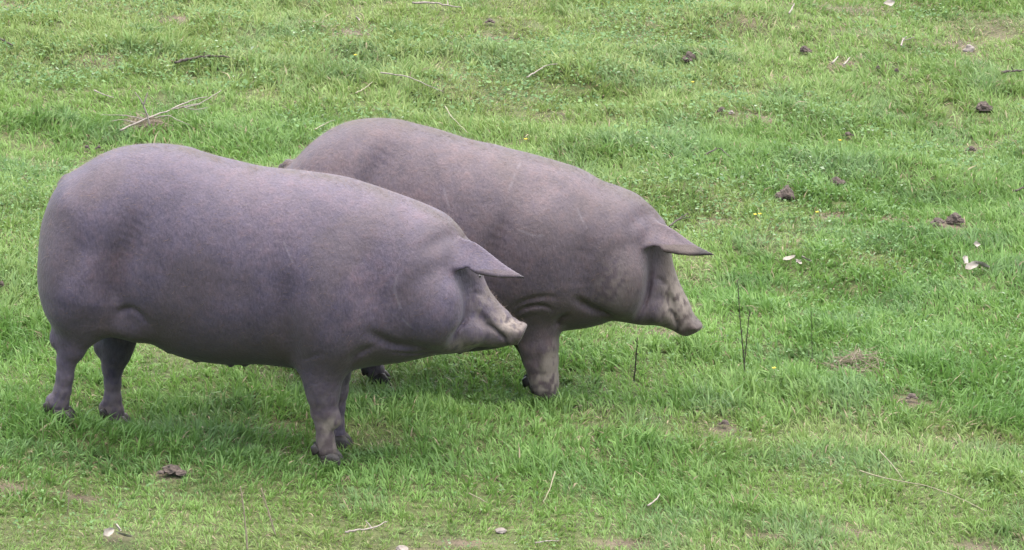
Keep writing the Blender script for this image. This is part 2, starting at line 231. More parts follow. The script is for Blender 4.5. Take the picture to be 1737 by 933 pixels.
CLODS = [
    ("dark crumbly clod in the grass above the farther pig's shoulder", 0.748, 5.504, 0.064, 0.055),
    ('small dark clod left of the pair of short white twigs', 1.25, 5.828, 0.045, 0.035),
    ('dark ragged clod near the right edge in the upper part', 1.932, 4.971, 0.065, 0.053),
    ("tall dark brown clod right of the farther pig's ear", 1.028, 3.234, 0.079, 0.066),
    ('low dark clod just right of the tall brown clod', 1.234, 3.573, 0.056, 0.034),
    ('purple-brown clod at the right end of the bare soil strip', 1.641, 3.058, 0.065, 0.057),
    ('small reddish clod at the foot of the purple-brown clod', 1.572, 3.001, 0.048, 0.024),
    ("dark flat lump in the grass at lower left, below the nearer pig's belly", -1.02, -0.309, 0.067, 0.025),
    ('small dark lump at the left end of the thin bare strip', 0.841, 4.566, 0.031, 0.026),
    ("small dark lump at the top above the farther pig's back", -0.095, 5.929, 0.035, 0.02),
    ('dark debris lump in the long grass below the dry stems', 0.673, 0.483, 0.03, 0.017),
    ('dark lump in the grass right of the dry straw heap', 1.296, 0.849, 0.034, 0.017),
    ("left one of two small dark droppings above the nearer pig's rump", -1.615, 3.554, 0.022, 0.018),
    ("right one of two small dark droppings above the nearer pig's rump", -1.568, 3.554, 0.022, 0.018),
    ('small brown lump near the right edge below the ragged clod', 1.831, 4.408, 0.035, 0.023),
    ('brown lump in the grass above the tall brown clod', 1.343, 4.472, 0.04, 0.021),
    ('small dark lump cut off by the left edge beside the nearer pig', -1.722, 1.534, 0.024, 0.024),
    ('small dark lump right of two white twigs on the bare strip', 1.542, 5.511, 0.022, 0.02),
    ('small dark lump farther right of two white twigs', 1.618, 5.477, 0.022, 0.02),
]
STONES = [
    ('pale pinkish stone near the top right corner', 1.977, 6.011, 0.069, 0.048),
    ('flat pale stone near the bottom edge below the dark tuft', -0.034, -0.629, 0.045, 0.022),
    ('small whitish stone beside the lump on the thin bare strip', 0.882, 4.574, 0.033, 0.019),
    ('long whitish stone at the bottom edge left of centre', -0.318, -0.825, 0.048, 0.017),
]
DRY_LEAVES = [
    ("left one of three pale dry leaves right of the farther pig's face", 0.989, 2.404, 0.042, 0.4),
    ("middle one of three pale dry leaves right of the farther pig's face", 1.015, 2.352, 0.042, 1.2),
    ("right one of three pale dry leaves right of the farther pig's face", 1.045, 2.369, 0.042, 2.3),
    ('upright one of three whitish dry leaves near the right edge', 1.622, 2.49, 0.042, 1.4),
    ('middle one of three whitish dry leaves near the right edge', 1.642, 2.417, 0.047, 0.3),
    ('rightmost of three whitish dry leaves near the right edge', 1.677, 2.409, 0.047, 2.8),
    ('lone pale dry leaf above the three whitish leaves', 1.683, 2.689, 0.03, 0.7),
    ('left one of three curled tan leaves at the lower left', -1.154, -0.967, 0.037, 0.9),
    ('upper one of three curled tan leaves at the lower left', -1.13, -0.931, 0.038, 2.0),
    ('right one of three curled tan leaves at the lower left', -1.105, -0.989, 0.037, 3.0),
    ('pale dry leaf at the top edge toward the right corner', 1.679, 6.679, 0.048, 0.4),
    ("tan dry leaf on the bare soil above the nearer pig's rump", -0.659, 5.784, 0.03, 1.1),
]
FLOWERS = [
    ("left one of two yellow flowers right of the farther pig's ear", 0.887, 2.82),
    ("right one of two yellow flowers right of the farther pig's ear", 0.905, 2.83),
    ('yellow flower at the left end of the bare soil strip', 1.117, 2.877),
    ("yellow flower below the dark clod above the farther pig's shoulder", 0.741, 4.977),
    ('yellow flower left of the brown lump on the right', 1.29, 4.167),
    ('yellow flower right of the dark dry stems', 0.854, 0.948),
    ('yellow flower upper left on the grass above the farther pig', -0.645, 5.109),
    ("yellow flower in the grass above the farther pig's back", 0.053, 3.837),
]
STRAW_HEAPS = [
    ('heap of dry straw under the pale forked dead branch', -1.416, 3.882, 0.091, 0.121),
    ('pinkish dry grass heap in the long grass right of the dry stems', 1.147, 1.205, 0.088, 0.136),
]
BRANCH = [
    [[-1.495, 3.682, 0.045], [-1.416, 3.828, 0.045], [-1.332, 4.082, 0.045], [-1.238, 4.222, 0.045], [-1.158, 4.444, 0.045]],
    [[-1.332, 4.082, 0.045], [-1.26, 4.218, 0.06], [-1.204, 4.311, 0.06]],
    [[-1.416, 3.828, 0.045], [-1.487, 3.866, 0.05], [-1.589, 3.87, 0.05]],
    [[-1.312, 4.131, 0.045], [-1.23, 4.112, 0.07], [-1.229, 4.195, 0.04]],
    [[-1.386, 3.808, 0.0], [-1.4, 3.808, 0.058], [-1.417, 3.808, 0.11], [-1.448, 3.808, 0.159]],
    [[-1.417, 3.808, 0.11], [-1.398, 3.808, 0.161]],
    [[-1.378, 3.836, 0.05], [-1.325, 3.836, 0.06], [-1.29, 3.819, 0.05], [-1.238, 3.783, 0.045]],
    [[-1.446, 3.785, 0.045], [-1.502, 3.781, 0.055], [-1.54, 3.767, 0.05]],
    [[-1.29, 4.138, 0.05], [-1.235, 4.013, 0.055], [-1.194, 4.161, 0.05]],
]
# ------------------------------------------------------------------ noise and the lie of the land
def _hash(ix, iy, seed):
    n = (ix.astype(np.int64) * 374761393 + iy.astype(np.int64) * 668265263 + seed * 1442695041) & 0xFFFFFFFF
    n = ((n ^ (n >> 13)) * 1274126177) & 0xFFFFFFFF
    n = (n ^ (n >> 16)) & 0xFFFFFFFF
    return n / 4294967295.0

def noise2(x, y, scale, seed=0):
    """value noise in 0..1, `scale` metres per cell"""
    x = np.asarray(x, float) / scale; y = np.asarray(y, float) / scale
    ix, iy = np.floor(x), np.floor(y)
    fx, fy = x - ix, y - iy
    fx = fx * fx * fx * (fx * (fx * 6 - 15) + 10); fy = fy * fy * fy * (fy * (fy * 6 - 15) + 10)
    ix = ix.astype(np.int64); iy = iy.astype(np.int64)
    a, b = _hash(ix, iy, seed), _hash(ix + 1, iy, seed)
    c, d = _hash(ix, iy + 1, seed), _hash(ix + 1, iy + 1, seed)
    return (a * (1 - fx) + b * fx) * (1 - fy) + (c * (1 - fx) + d * fx) * fy

def fbm2(x, y, scale, seed=0, octaves=3):
    t, amp, tot = 0.0, 1.0, 0.0
    for k in range(octaves):
        t = t + amp * noise2(x, y, scale / 2 ** k, seed + 17 * k); tot += amp; amp *= 0.5
    return t / tot

SLOPE_X, BASE_Z = -0.058, -0.055

def _base(x, y):
    und = 0.05 * (fbm2(x, y, 0.9, 5, 3) - 0.5) + 0.03 * (noise2(x, y, 0.30, 9) - 0.5)
    hum = np.clip((y - 1.4) / 1.6, 0, 1); und = und * (1 + 0.8 * hum) + 0.035 * hum * (noise2(x * 0.5, y, 0.42, 29) - 0.5)
    far = np.clip(np.hypot(x, y - 2) / 14.0 - 0.7, 0, 3) * 1.2 * (fbm2(x, y, 20.0, 3, 3) - 0.5)
    return BASE_Z + SLOPE_X * 12.0 * np.tanh(x / 12.0) + und + far

_f = np.array(FEET)
_K = np.exp(-((_f[:, None, :2] - _f[None, :, :2]) ** 2).sum(-1) / 0.20 ** 2)
_C = np.linalg.solve(_K + 1e-3 * np.eye(len(_f)), _f[:, 2] - _base(_f[:, 0], _f[:, 1]))

def ground_z(x, y):
    x = np.asarray(x, float); y = np.asarray(y, float)
    z = _base(x, y)
    for (fx, fy, _), c in zip(_f, _C):
        z = z + c * np.exp(-((x - fx) ** 2 + (y - fy) ** 2) / 0.20 ** 2)
    return z

# ------------------------------------------------------------------ helpers
col = scene.collection
def link(o, parent=None):
    col.objects.link(o)
    if parent is not None: o.parent = parent
    return o

def mesh_object(name, verts, faces, material, parent=None, smooth=True):
    me = bpy.data.meshes.new(name)
    me.from_pydata([tuple(map(float, v)) for v in verts], [], [tuple(map(int, f)) for f in faces])
    if smooth: me.polygons.foreach_set("use_smooth", [True] * len(me.polygons))
    me.materials.append(material)
    me.update()
    return link(bpy.data.objects.new(name, me), parent)

def fast_mesh(name, verts, loops, sizes, material, parent=None, smooth=False):
    """a mesh straight from arrays: verts (n,3), loop vertex indices, face sizes"""
    me = bpy.data.meshes.new(name)
    sizes = np.asarray(sizes, np.int32)
    me.vertices.add(len(verts)); me.vertices.foreach_set("co", np.asarray(verts, np.float32).ravel())
    me.loops.add(len(loops)); me.loops.foreach_set("vertex_index", np.asarray(loops, np.int32))
    me.polygons.add(len(sizes))
    starts = np.concatenate([[0], np.cumsum(sizes)[:-1]]).astype(np.int32)
    me.polygons.foreach_set("loop_start", starts)
    me.polygons.foreach_set("loop_total", sizes)
    if smooth: me.polygons.foreach_set("use_smooth", np.ones(len(sizes), bool))
    me.update(calc_edges=True)
    me.materials.append(material)
    return link(bpy.data.objects.new(name, me), parent)

def point_colors(o, name, rgba):
    a = o.data.attributes.new(name, 'FLOAT_COLOR', 'POINT')
    a.data.foreach_set("color", np.asarray(rgba, np.float32).ravel())

def tag(o, label=None, category=None, group=None, kind=None):
    if label: o["label"] = label
    if category: o["category"] = category
    if group: o["group"] = group
    if kind: o["kind"] = kind
    return o

def new_mat(name):
    m = bpy.data.materials.new(name); m.use_nodes = True
    nt = m.node_tree
    return m, nt, nt.nodes["Principled BSDF"], nt.nodes["Material Output"]

def nd(nt, kind, **kw):
    n = nt.nodes.new(kind)
    for k, v in kw.items():
        if k in n.inputs: n.inputs[k].default_value = v
        else: setattr(n, k, v)
    return n

def ramp(nt, fac, stops):
    r = nt.nodes.new("ShaderNodeValToRGB")
    while len(r.color_ramp.elements) < len(stops): r.color_ramp.elements.new(0.5)
    for e, (p, c) in zip(r.color_ramp.elements, stops):
        e.position = p; e.color = (*c, 1) if len(c) == 3 else c
    nt.links.new(fac, r.inputs[0])
    return r

def mixc(nt, fac, a, b, mode='MIX'):
    m = nt.nodes.new("ShaderNodeMix"); m.data_type = 'RGBA'; m.blend_type = mode
    for sock, v in ((m.inputs[0], fac), (m.inputs[6], a), (m.inputs[7], b)):
        if isinstance(v, (int, float)): sock.default_value = v
        elif isinstance(v, tuple): sock.default_value = (*v, 1)
        else: nt.links.new(v, sock)
    return m.outputs[2]

# ------------------------------------------------------------------ materials
def skin_material(name, tint):
    m, nt, bsdf, out = new_mat(name)
    tc = nd(nt, "ShaderNodeTexCoord")
    big = nd(nt, "ShaderNodeTexNoise", Scale=3.2, Detail=4.0, Roughness=0.6)
    mid = nd(nt, "ShaderNodeTexNoise", Scale=17.0, Detail=5.0, Roughness=0.65)
    fine = nd(nt, "ShaderNodeTexNoise", Scale=210.0, Detail=3.0, Roughness=0.7)
    mp = nd(nt, "ShaderNodeMapping"); mp.inputs["Scale"].default_value = (1.0, 1.0, 0.34); mp.inputs["Rotation"].default_value = (0, 0.6, 0)
    hairs = nd(nt, "ShaderNodeTexNoise", Scale=150.0, Detail=2.0, Roughness=0.6)
    for n in (big, mid, fine): nt.links.new(tc.outputs["Object"], n.inputs["Vector"])
    nt.links.new(tc.outputs["Object"], mp.inputs[0]); nt.links.new(mp.outputs[0], hairs.inputs["Vector"])
    t = np.array(tint)
    c1 = ramp(nt, big.outputs[0], [(0.30, tuple(t * (0.76, 0.77, 0.84))), (0.5, tuple(t)), (0.72, tuple(t * (1.26, 1.16, 1.08)))])
    c2 = ramp(nt, mid.outputs[0], [(0.28, (0.76, 0.75, 0.75)), (0.5, (1, 1, 1)), (0.75, (1.20, 1.18, 1.16))])
    base = mixc(nt, 1.0, c1.outputs[0], c2.outputs[0], 'MULTIPLY')
    c3 = ramp(nt, fine.outputs[0], [(0.32, (0.84, 0.83, 0.84)), (0.68, (1.12, 1.12, 1.12))])
    base = mixc(nt, 0.8, base, c3.outputs[0], 'MULTIPLY')
    c4 = ramp(nt, hairs.outputs[0], [(0.34, (0.74, 0.73, 0.73)), (0.62, (1.11, 1.11, 1.11))])
    base = mixc(nt, 0.7, base, c4.outputs[0], 'MULTIPLY')
    hue = nd(nt, "ShaderNodeTexNoise", Scale=34.0, Detail=3.0, Roughness=0.6); nt.links.new(tc.outputs["Object"], hue.inputs["Vector"])
    c5 = ramp(nt, hue.outputs[0], [(0.30, (0.94, 0.96, 1.06)), (0.5, (1, 1, 1)), (0.70, (1.07, 0.99, 0.95))])
    base = mixc(nt, 0.9, base, c5.outputs[0], 'MULTIPLY')
    scurf = nd(nt, "ShaderNodeTexNoise", Scale=95.0, Detail=4.0, Roughness=0.7); nt.links.new(tc.outputs["Object"], scurf.inputs["Vector"])
    c6 = ramp(nt, scurf.outputs[0], [(0.56, (0, 0, 0)), (0.74, (0.5, 0.5, 0.5))])
    c7 = ramp(nt, big.outputs[0], [(0.40, (0, 0, 0)), (0.62, (1, 1, 1))])
    dust = mixc(nt, 1.0, c6.outputs[0], c7.outputs[0], 'MULTIPLY')
    base = mixc(nt, dust, base, (0.125, 0.105, 0.108))
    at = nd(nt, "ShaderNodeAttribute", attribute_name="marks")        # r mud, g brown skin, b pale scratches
    sep = nd(nt, "ShaderNodeSeparateColor"); nt.links.new(at.outputs[0], sep.inputs[0])
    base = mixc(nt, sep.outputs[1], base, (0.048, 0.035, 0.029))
    base = mixc(nt, sep.outputs[0], base, (0.165, 0.135, 0.112))
    base = mixc(nt, sep.outputs[2], base, (0.17, 0.15, 0.165))
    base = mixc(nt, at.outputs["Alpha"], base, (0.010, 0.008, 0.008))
    nt.links.new(base, bsdf.inputs["Base Color"])
    bsdf.inputs["Roughness"].default_value = 0.60
    bsdf.inputs["Specular IOR Level"].default_value = 0.27
    bsdf.inputs["Sheen Weight"].default_value = 0.06
    bsdf.inputs["Sheen Roughness"].default_value = 0.5
    b1 = nd(nt, "ShaderNodeBump", Strength=0.28, Distance=0.012); nt.links.new(mid.outputs[0], b1.inputs["Height"])
    b2 = nd(nt, "ShaderNodeBump", Strength=0.7, Distance=0.0026); nt.links.new(hairs.outputs[0], b2.inputs["Height"])
    nt.links.new(b1.outputs[0], b2.inputs["Normal"])
    nt.links.new(b2.outputs[0], bsdf.inputs["Normal"])
    return m

def plain_material(name, a, b, scale=40.0, rough=0.75, bump=0.3, dist=0.004):
    m, nt, bsdf, out = new_mat(name)
    tc = nd(nt, "ShaderNodeTexCoord")
    n = nd(nt, "ShaderNodeTexNoise", Scale=scale, Detail=5.0, Roughness=0.65)
    nt.links.new(tc.outputs["Object"], n.inputs["Vector"])
    r = ramp(nt, n.outputs[0], [(0.32, a), (0.68, b)])
    nt.links.new(r.outputs[0], bsdf.inputs["Base Color"])
    bsdf.inputs["Roughness"].default_value = rough
    bsdf.inputs["Specular IOR Level"].default_value = 0.3
    bp = nd(nt, "ShaderNodeBump", Strength=bump, Distance=dist)
    nt.links.new(n.outputs[0], bp.inputs["Height"]); nt.links.new(bp.outputs[0], bsdf.inputs["Normal"])
    return m

def leafy_material(name, translucent=0.35, rough=0.5, spec=0.35):
    m, nt, bsdf, out = new_mat(name)
    at = nd(nt, "ShaderNodeAttribute", attribute_name="tone")
    nt.links.new(at.outputs[0], bsdf.inputs["Base Color"])
    bsdf.inputs["Roughness"].default_value = rough
    bsdf.inputs["Specular IOR Level"].default_value = spec
    tr = nd(nt, "ShaderNodeBsdfTranslucent"); nt.links.new(at.outputs[0], tr.inputs[0])
    mx = nd(nt, "ShaderNodeMixShader"); mx.inputs[0].default_value = translucent
    nt.links.new(bsdf.outputs[0], mx.inputs[1]); nt.links.new(tr.outputs[0], mx.inputs[2])
    nt.links.new(mx.outputs[0], out.inputs[0])
    return m

M_SKIN_NEAR = skin_material("skin_grey", (0.0605, 0.0475, 0.0655))
M_SKIN_FAR = skin_material("skin_brown_grey", (0.0630, 0.0475, 0.0550))
M_HOOF = plain_material("hoof_horn", (0.012, 0.010, 0.009), (0.042, 0.034, 0.029), 60, 0.5)
M_EYE, _nt, _b, _o = new_mat("eye_wet"); _b.inputs["Base Color"].default_value = (0.012, 0.008, 0.006, 1); _b.inputs["Roughness"].default_value = 0.12
M_BRISTLE = plain_material("bristle", (0.05, 0.032, 0.026), (0.13, 0.085, 0.065), 20, 0.5, 0.0)
M_GRASS = leafy_material("grass_blade", 0.38, 0.5, 0.3)
M_LEAF = leafy_material("weed_leaf", 0.3, 0.65, 0.2)

# ------------------------------------------------------------------ the ground sheet
def ground_material():
    m, nt, bsdf, out = new_mat("pasture_soil")
    geo = nd(nt, "ShaderNodeNewGeometry")
    n1 = nd(nt, "ShaderNodeTexNoise", Scale=9.0, Detail=6.0, Roughness=0.7)
    n2 = nd(nt, "ShaderNodeTexNoise", Scale=70.0, Detail=5.0, Roughness=0.7)
    n3 = nd(nt, "ShaderNodeTexNoise", Scale=0.35, Detail=4.0, Roughness=0.6)
    for n in (n1, n2, n3): nt.links.new(geo.outputs["Position"], n.inputs["Vector"])
    soil = ramp(nt, n1.outputs[0], [(0.3, (0.055, 0.042, 0.032)), (0.55, (0.105, 0.083, 0.060)), (0.75, (0.15, 0.12, 0.09))])
    grit = ramp(nt, n2.outputs[0], [(0.3, (0.55, 0.55, 0.55)), (0.7, (1.25, 1.22, 1.2))])
    c = mixc(nt, 1.0, soil.outputs[0], grit.outputs[0], 'MULTIPLY')
    turf = ramp(nt, n3.outputs[0], [(0.35, (0.048, 0.074, 0.022)), (0.65, (0.080, 0.102, 0.034))])
    turf2 = mixc(nt, 1.0, turf.outputs[0], grit.outputs[0], 'MULTIPLY')
    at = nd(nt, "ShaderNodeAttribute", attribute_name="cover")        # r turf beyond the blades, g mossy thatch under them
    sep = nd(nt, "ShaderNodeSeparateColor"); nt.links.new(at.outputs[0], sep.inputs[0])
    thatch = ramp(nt, n1.outputs[0], [(0.3, (0.050, 0.062, 0.024)), (0.6, (0.085, 0.100, 0.040)), (0.8, (0.13, 0.115, 0.065))])
    thatch2 = mixc(nt, 1.0, thatch.outputs[0], grit.outputs[0], 'MULTIPLY')
    c = mixc(nt, sep.outputs[1], c, thatch2)
    c = mixc(nt, sep.outputs[0], c, turf2)
    nt.links.new(c, bsdf.inputs["Base Color"])
    bsdf.inputs["Roughness"].default_value = 0.9
    bsdf.inputs["Specular IOR Level"].default_value = 0.15
    bp = nd(nt, "ShaderNodeBump", Strength=0.8, Distance=0.012); nt.links.new(n2.outputs[0], bp.inputs["Height"])
    nt.links.new(bp.outputs[0], bsdf.inputs["Normal"])
    return m

def axis_steps(lo, hi, fine, far):
    a = list(np.arange(lo, hi + 1e-6, fine))
    step, x = fine, hi
    while x < far:
        step *= 1.18; x += step; a.append(x)
    step, x = fine, lo
    while x > -far:
        step *= 1.18; x -= step; a.insert(0, x)
    return np.array(a)

def cover_at(x, y):
    """1 where turf carries on as a mass of its own colour beyond the modelled blades"""
    dx = np.clip((np.abs(x) - 2.9) / 0.8, 0, 1); dy = np.clip((np.abs(y - 2.9) - 4.6) / 0.8, 0, 1)
    return np.maximum(dx, dy)

def blobs_at(table, x, y, soft=1.0):
    t = np.zeros_like(x)
    wob = 0.45 * (noise2(x, y, 0.07, 71) - 0.5) + 0.35 * (noise2(x, y, 0.025, 72) - 0.5)
    for bx, by, rx, ry, a in table:
        m = (np.abs(x - bx) < 2.6 * rx * soft) & (np.abs(y - by) < 2.6 * ry * soft)
        if not m.any(): continue
        r2 = ((x[m] - bx) / (rx * soft)) ** 2 + ((y[m] - by) / (ry * soft)) ** 2
        t[m] = np.maximum(t[m], a * np.exp(-np.clip(r2 * (1 + wob[m]), 0, 20)))
    return t

gx = axis_steps(-3.2, 3.2, 0.04, 900.0); gy = axis_steps(-2.4, 8.4, 0.045, 900.0)
GX, GY = np.meshgrid(gx, gy, indexing='ij')
GZ = ground_z(GX, GY)
nx_, ny_ = GX.shape
idx = np.arange(nx_ * ny_).reshape(nx_, ny_)
quads = np.stack([idx[:-1, :-1], idx[1:, :-1], idx[1:, 1:], idx[:-1, 1:]], -1).reshape(-1, 4)
ground = fast_mesh("pasture_ground", np.stack([GX, GY, GZ], -1).reshape(-1, 3), quads.ravel(), np.full(len(quads), 4), ground_material(), smooth=True)
cv = cover_at(GX, GY).ravel()
th_ = 1 - np.clip(1.5 * blobs_at(BARE, GX.ravel(), GY.ravel(), 1.1), 0, 1)
point_colors(ground, "cover", np.stack([cv, th_, cv, np.ones_like(cv)], -1))
tag(ground, "uneven pasture soil under the short green grass", "ground", kind="structure")

# ------------------------------------------------------------------ pigs: one continuous body from a smooth solid
def smin(a, b, k):
    h = np.maximum(k - np.abs(a - b), 0.0) / k
    return np.minimum(a, b) - h * h * k * 0.25

def smax(a, b, k): return -smin(-a, -b, k)

def catmull(pts, per=6, closed=True):
    p = np.array(pts, float); n = len(p); out = []
    for i in range(n if closed else n - 1):
        if closed: p0, p1, p2, p3 = p[i - 1], p[i], p[(i + 1) % n], p[(i + 2) % n]
        else: p0, p1, p2, p3 = p[max(i - 1, 0)], p[i], p[i + 1], p[min(i + 2, n - 1)]
        for t in np.arange(per) / per:
            out.append(0.5 * ((2 * p1) + (-p0 + p2) * t + (2 * p0 - 5 * p1 + 4 * p2 - p3) * t * t + (-p0 + 3 * p1 - 3 * p2 + p3) * t ** 3))
    if not closed: out.append(p[-1])
    return np.array(out)

def seg_dist(S, Z, a, b):
    ab = b - a; L2 = max(ab @ ab, 1e-12)
    t = np.clip(((S - a[0]) * ab[0] + (Z - a[1]) * ab[1]) / L2, 0, 1)
    return np.hypot(S - a[0] - t * ab[0], Z - a[1] - t * ab[1])

def poly_sd(S, Z, poly):
    """distance to a closed outline, positive inside"""
    d = np.full(S.shape, 9.0); inside = np.zeros(S.shape, bool)
    for i in range(len(poly)):
        a, b = poly[i - 1], poly[i]
        d = np.minimum(d, seg_dist(S, Z, a, b))
        cr = ((a[1] > Z) != (b[1] > Z))
        with np.errstate(divide='ignore', invalid='ignore'):
            xs = (b[0] - a[0]) * (Z - a[1]) / (b[1] - a[1] if b[1] != a[1] else 1e-9) + a[0]
        inside ^= cr & (S < xs)
    return np.where(inside, d, -d)

def gauss1(a, sig, axis):
    n = int(sig * 3) + 1; k = np.exp(-0.5 * (np.arange(-n, n + 1) / sig) ** 2); k /= k.sum()
    pad = [(n, n) if ax == axis else (0, 0) for ax in range(a.ndim)]
    p = np.pad(a, pad, mode='edge')
    return np.apply_along_axis(lambda v: np.convolve(v, k, mode='valid'), axis, p)

def surface_nets(F, origin, h):
    neg = F < 0
    nx, ny, nz = F.shape
    c = [neg[i:nx - 1 + i, j:ny - 1 + j, k:nz - 1 + k] for i in (0, 1) for j in (0, 1) for k in (0, 1)]
    s = sum(x.astype(np.int8) for x in c)
    act = (s > 0) & (s < 8)
    ci = np.argwhere(act)
    vid = np.full(act.shape, -1, np.int32); vid[act] = np.arange(len(ci))
    acc = np.zeros((len(ci), 3)); cnt = np.zeros(len(ci))
    cor = [(i, j, k) for i in (0, 1) for j in (0, 1) for k in (0, 1)]
    val = {q: F[ci[:, 0] + q[0], ci[:, 1] + q[1], ci[:, 2] + q[2]] for q in cor}
    for q in cor:
        for ax in range(3):
            if q[ax]: continue
            r = list(q); r[ax] = 1; r = tuple(r)
            a, b = val[q], val[r]
            m = (a < 0) != (b < 0)
            t = np.where(m, a / np.where(m, a - b, 1), 0)
            p = np.array(q, float)[None] + np.zeros((len(ci), 3)); p[:, ax] = t
            acc[m] += p[m]; cnt[m] += 1
    verts = origin + h * (ci + acc / cnt[:, None])
    faces = []
    for ax in range(3):
        o1, o2 = (ax + 1) % 3, (ax + 2) % 3
        A = [slice(None)] * 3; B = [slice(None)] * 3
        A[ax] = slice(0, -1); B[ax] = slice(1, None)
        a, b = neg[tuple(A)], neg[tuple(B)]
        e = np.argwhere(a != b)
        e = e[(e[:, o1] > 0) & (e[:, o2] > 0) & (e[:, o1] < F.shape[o1] - 1) & (e[:, o2] < F.shape[o2] - 1)]
        fl = a[e[:, 0], e[:, 1], e[:, 2]]
        def at(d1, d2):
            q = e.copy(); q[:, o1] -= d1; q[:, o2] -= d2
            return vid[q[:, 0], q[:, 1], q[:, 2]]
        quad = np.stack([at(1, 1), at(0, 1), at(0, 0), at(1, 0)], -1)
        quad[~fl] = quad[~fl][:, ::-1]
        faces.append(quad)
    return verts, np.concatenate(faces)

def build_pig_solid(P, h):
    outline = catmull(P['outline'], 5)
    lo = np.array([outline[:, 0].min() - 0.06, -0.34, min(f[2] for f in P['foot'].values()) - 0.03])
    hi = np.array([max(outline[:, 0].max(), P['ear'][2][0]) + 0.04, 0.34, outline[:, 1].max() + 0.04])
    n = np.ceil((hi - lo) / h).astype(int) + 1
    sx, yx, zx = (lo[i] + h * np.arange(n[i]) for i in range(3))
    S, Z = np.meshgrid(sx, zx, indexing='ij')
    d = poly_sd(S, Z, outline)
    db = gauss1(gauss1(d, 0.022 / h, 0), 0.022 / h, 1)
    wt = np.clip((d - 0.03) / 0.09, 0, 1); wt = wt * wt * (3 - 2 * wt)
    d = d * (1 - wt) + db * wt
    Rs = gauss1(np.maximum(d.max(1), 0.004), 0.02 / h, 0)[:, None]
    Rs = np.maximum(np.maximum(Rs, d.max(1)[:, None]), 0.006)
    wk = np.array(P['width'])
    Wd = np.interp(sx, wk[:, 0], wk[:, 1]); Wd = gauss1(Wd, 0.012 / h, 0)
    s0, s1 = outline[:, 0].min(), outline[:, 0].max()
    e0 = np.clip((sx - s0) / 0.27, 0.0, 1); Wd = Wd * np.sqrt(np.clip(1 - (1 - e0) ** 2.0, 0.003, 1))
    e1 = np.clip((s1 - sx) / 0.02, 0.0, 1); Wd = Wd * np.sqrt(np.clip(1 - 0.6 * (1 - e1) ** 2, 0.01, 1))
    Wd = np.maximum(Wd, 0.004)[:, None]
    A = (Rs - d).astype(np.float32)[:, None, :]
    B = (Rs / Wd).astype(np.float32)[:, :, None] * np.abs(yx).astype(np.float32)[None, :, None]
    F = np.sqrt(A * A + B * B) - Rs.astype(np.float32)[:, :, None]
    F *= 0.9

    def box(pmin, pmax, mg):
        i0 = np.clip(np.floor((np.array(pmin) - mg - lo) / h).astype(int), 0, n - 1)
        i1 = np.clip(np.ceil((np.array(pmax) + mg - lo) / h).astype(int) + 1, 1, n)
        sl = tuple(slice(a, b) for a, b in zip(i0, i1))
        return sl, sx[sl[0]].astype(np.float32)[:, None, None], yx[sl[1]].astype(np.float32)[None, :, None], zx[sl[2]].astype(np.float32)[None, None, :]

    def chain(pts, k_in, k_out, squash=1.0):
        p = np.array(pts); r = p[:, 3].max()
        sl, X, Y, Zz = box(p[:, :3].min(0), p[:, :3].max(0), r + k_out + 0.01)
        tot = None
        for a, b in zip(p[:-1], p[1:]):
            ab = b[:3] - a[:3]; L2 = max(ab @ ab, 1e-9)
            t = np.clip(((X - a[0]) * ab[0] + (Y - a[1]) * ab[1] + (Zz - a[2]) * ab[2]) / L2, 0, 1)
            q = np.sqrt((X - a[0] - t * ab[0]) ** 2 + ((Y - a[1] - t * ab[1]) / squash) ** 2 + (Zz - a[2] - t * ab[2]) ** 2) - (a[3] + t * (b[3] - a[3]))
            tot = q if tot is None else smin(tot, q, k_in)
        F[sl] = smin(F[sl], tot, k_out)

    def ellipsoid(c, r, k):
        r = np.array(r); c = np.array(c)
        sl, X, Y, Zz = box(c - r, c + r, k + 0.02)
        px, py, pz = X - c[0], Y - c[1], Zz - c[2]
        k0 = np.sqrt((px / r[0]) ** 2 + (py / r[1]) ** 2 + (pz / r[2]) ** 2)
        k1 = np.sqrt((px / r[0] ** 2) ** 2 + (py / r[1] ** 2) ** 2 + (pz / r[2] ** 2) ** 2) + 1e-6
        F[sl] = smin(F[sl], k0 * (k0 - 1) / k1, k)

    for c, r, k in P['bumps']:
        ellipsoid(c, r, k); ellipsoid((c[0], -c[1], c[2]), r, k)
    for name, pts in P['legs'].items():
        ft = P['foot'][name]
        pts = [list(q) for q in pts] + [[ft[0] - 0.004, ft[1], ft[2] + 0.040, 0.0235]]
        chain(pts, 0.012, 0.038, 0.86)
    for kb in P['knobs']: ellipsoid(kb[:3], (kb[3], kb[3] * 0.8, kb[3] * 1.3), 0.02)
    for t in P['teats']:
        chain([[t[0], t[1], t[2] + 0.012, 0.010], [t[0], t[1], t[2] - 0.010, 0.006]], 0.005, 0.012)
    chain(P['tail'], 0.01, 0.012)

    # folds and hollows of the skin, on both flanks
    def fold(strokes):
      cr = np.zeros(S.shape)
      for pts, depth, width in strokes:
          pl = catmull(pts, 5, False)
          g = np.zeros(S.shape); m = len(pl) - 1
          for i, (a, b) in enumerate(zip(pl[:-1], pl[1:])):         # each fold fades out at its ends
              t = (i + 0.5) / m; f = min(1.0, 2.4 * min(t, 1 - t)); f = f * f * (3 - 2 * f)
              g = np.maximum(g, f * np.exp(-(seg_dist(S, Z, a, b) / width) ** 2))
          cr += depth * g
      wy = np.clip((np.abs(yx) - 0.012) / 0.05, 0, 1)
      np.add(F, cr.astype(np.float32)[:, None, :] * wy.astype(np.float32)[None, :, None], out=F)
    fold(P['creases'])

    # snout disc
    (cs, cz), (nx, nz), rr = P['disc']
    nn = math.hypot(nx, nz); nx, nz = nx / nn, nz / nn
    sl, X, Y, Zz = box((cs - 0.05, -0.05, cz - 0.05), (cs + 0.05, 0.05, cz + 0.05), 0.02)
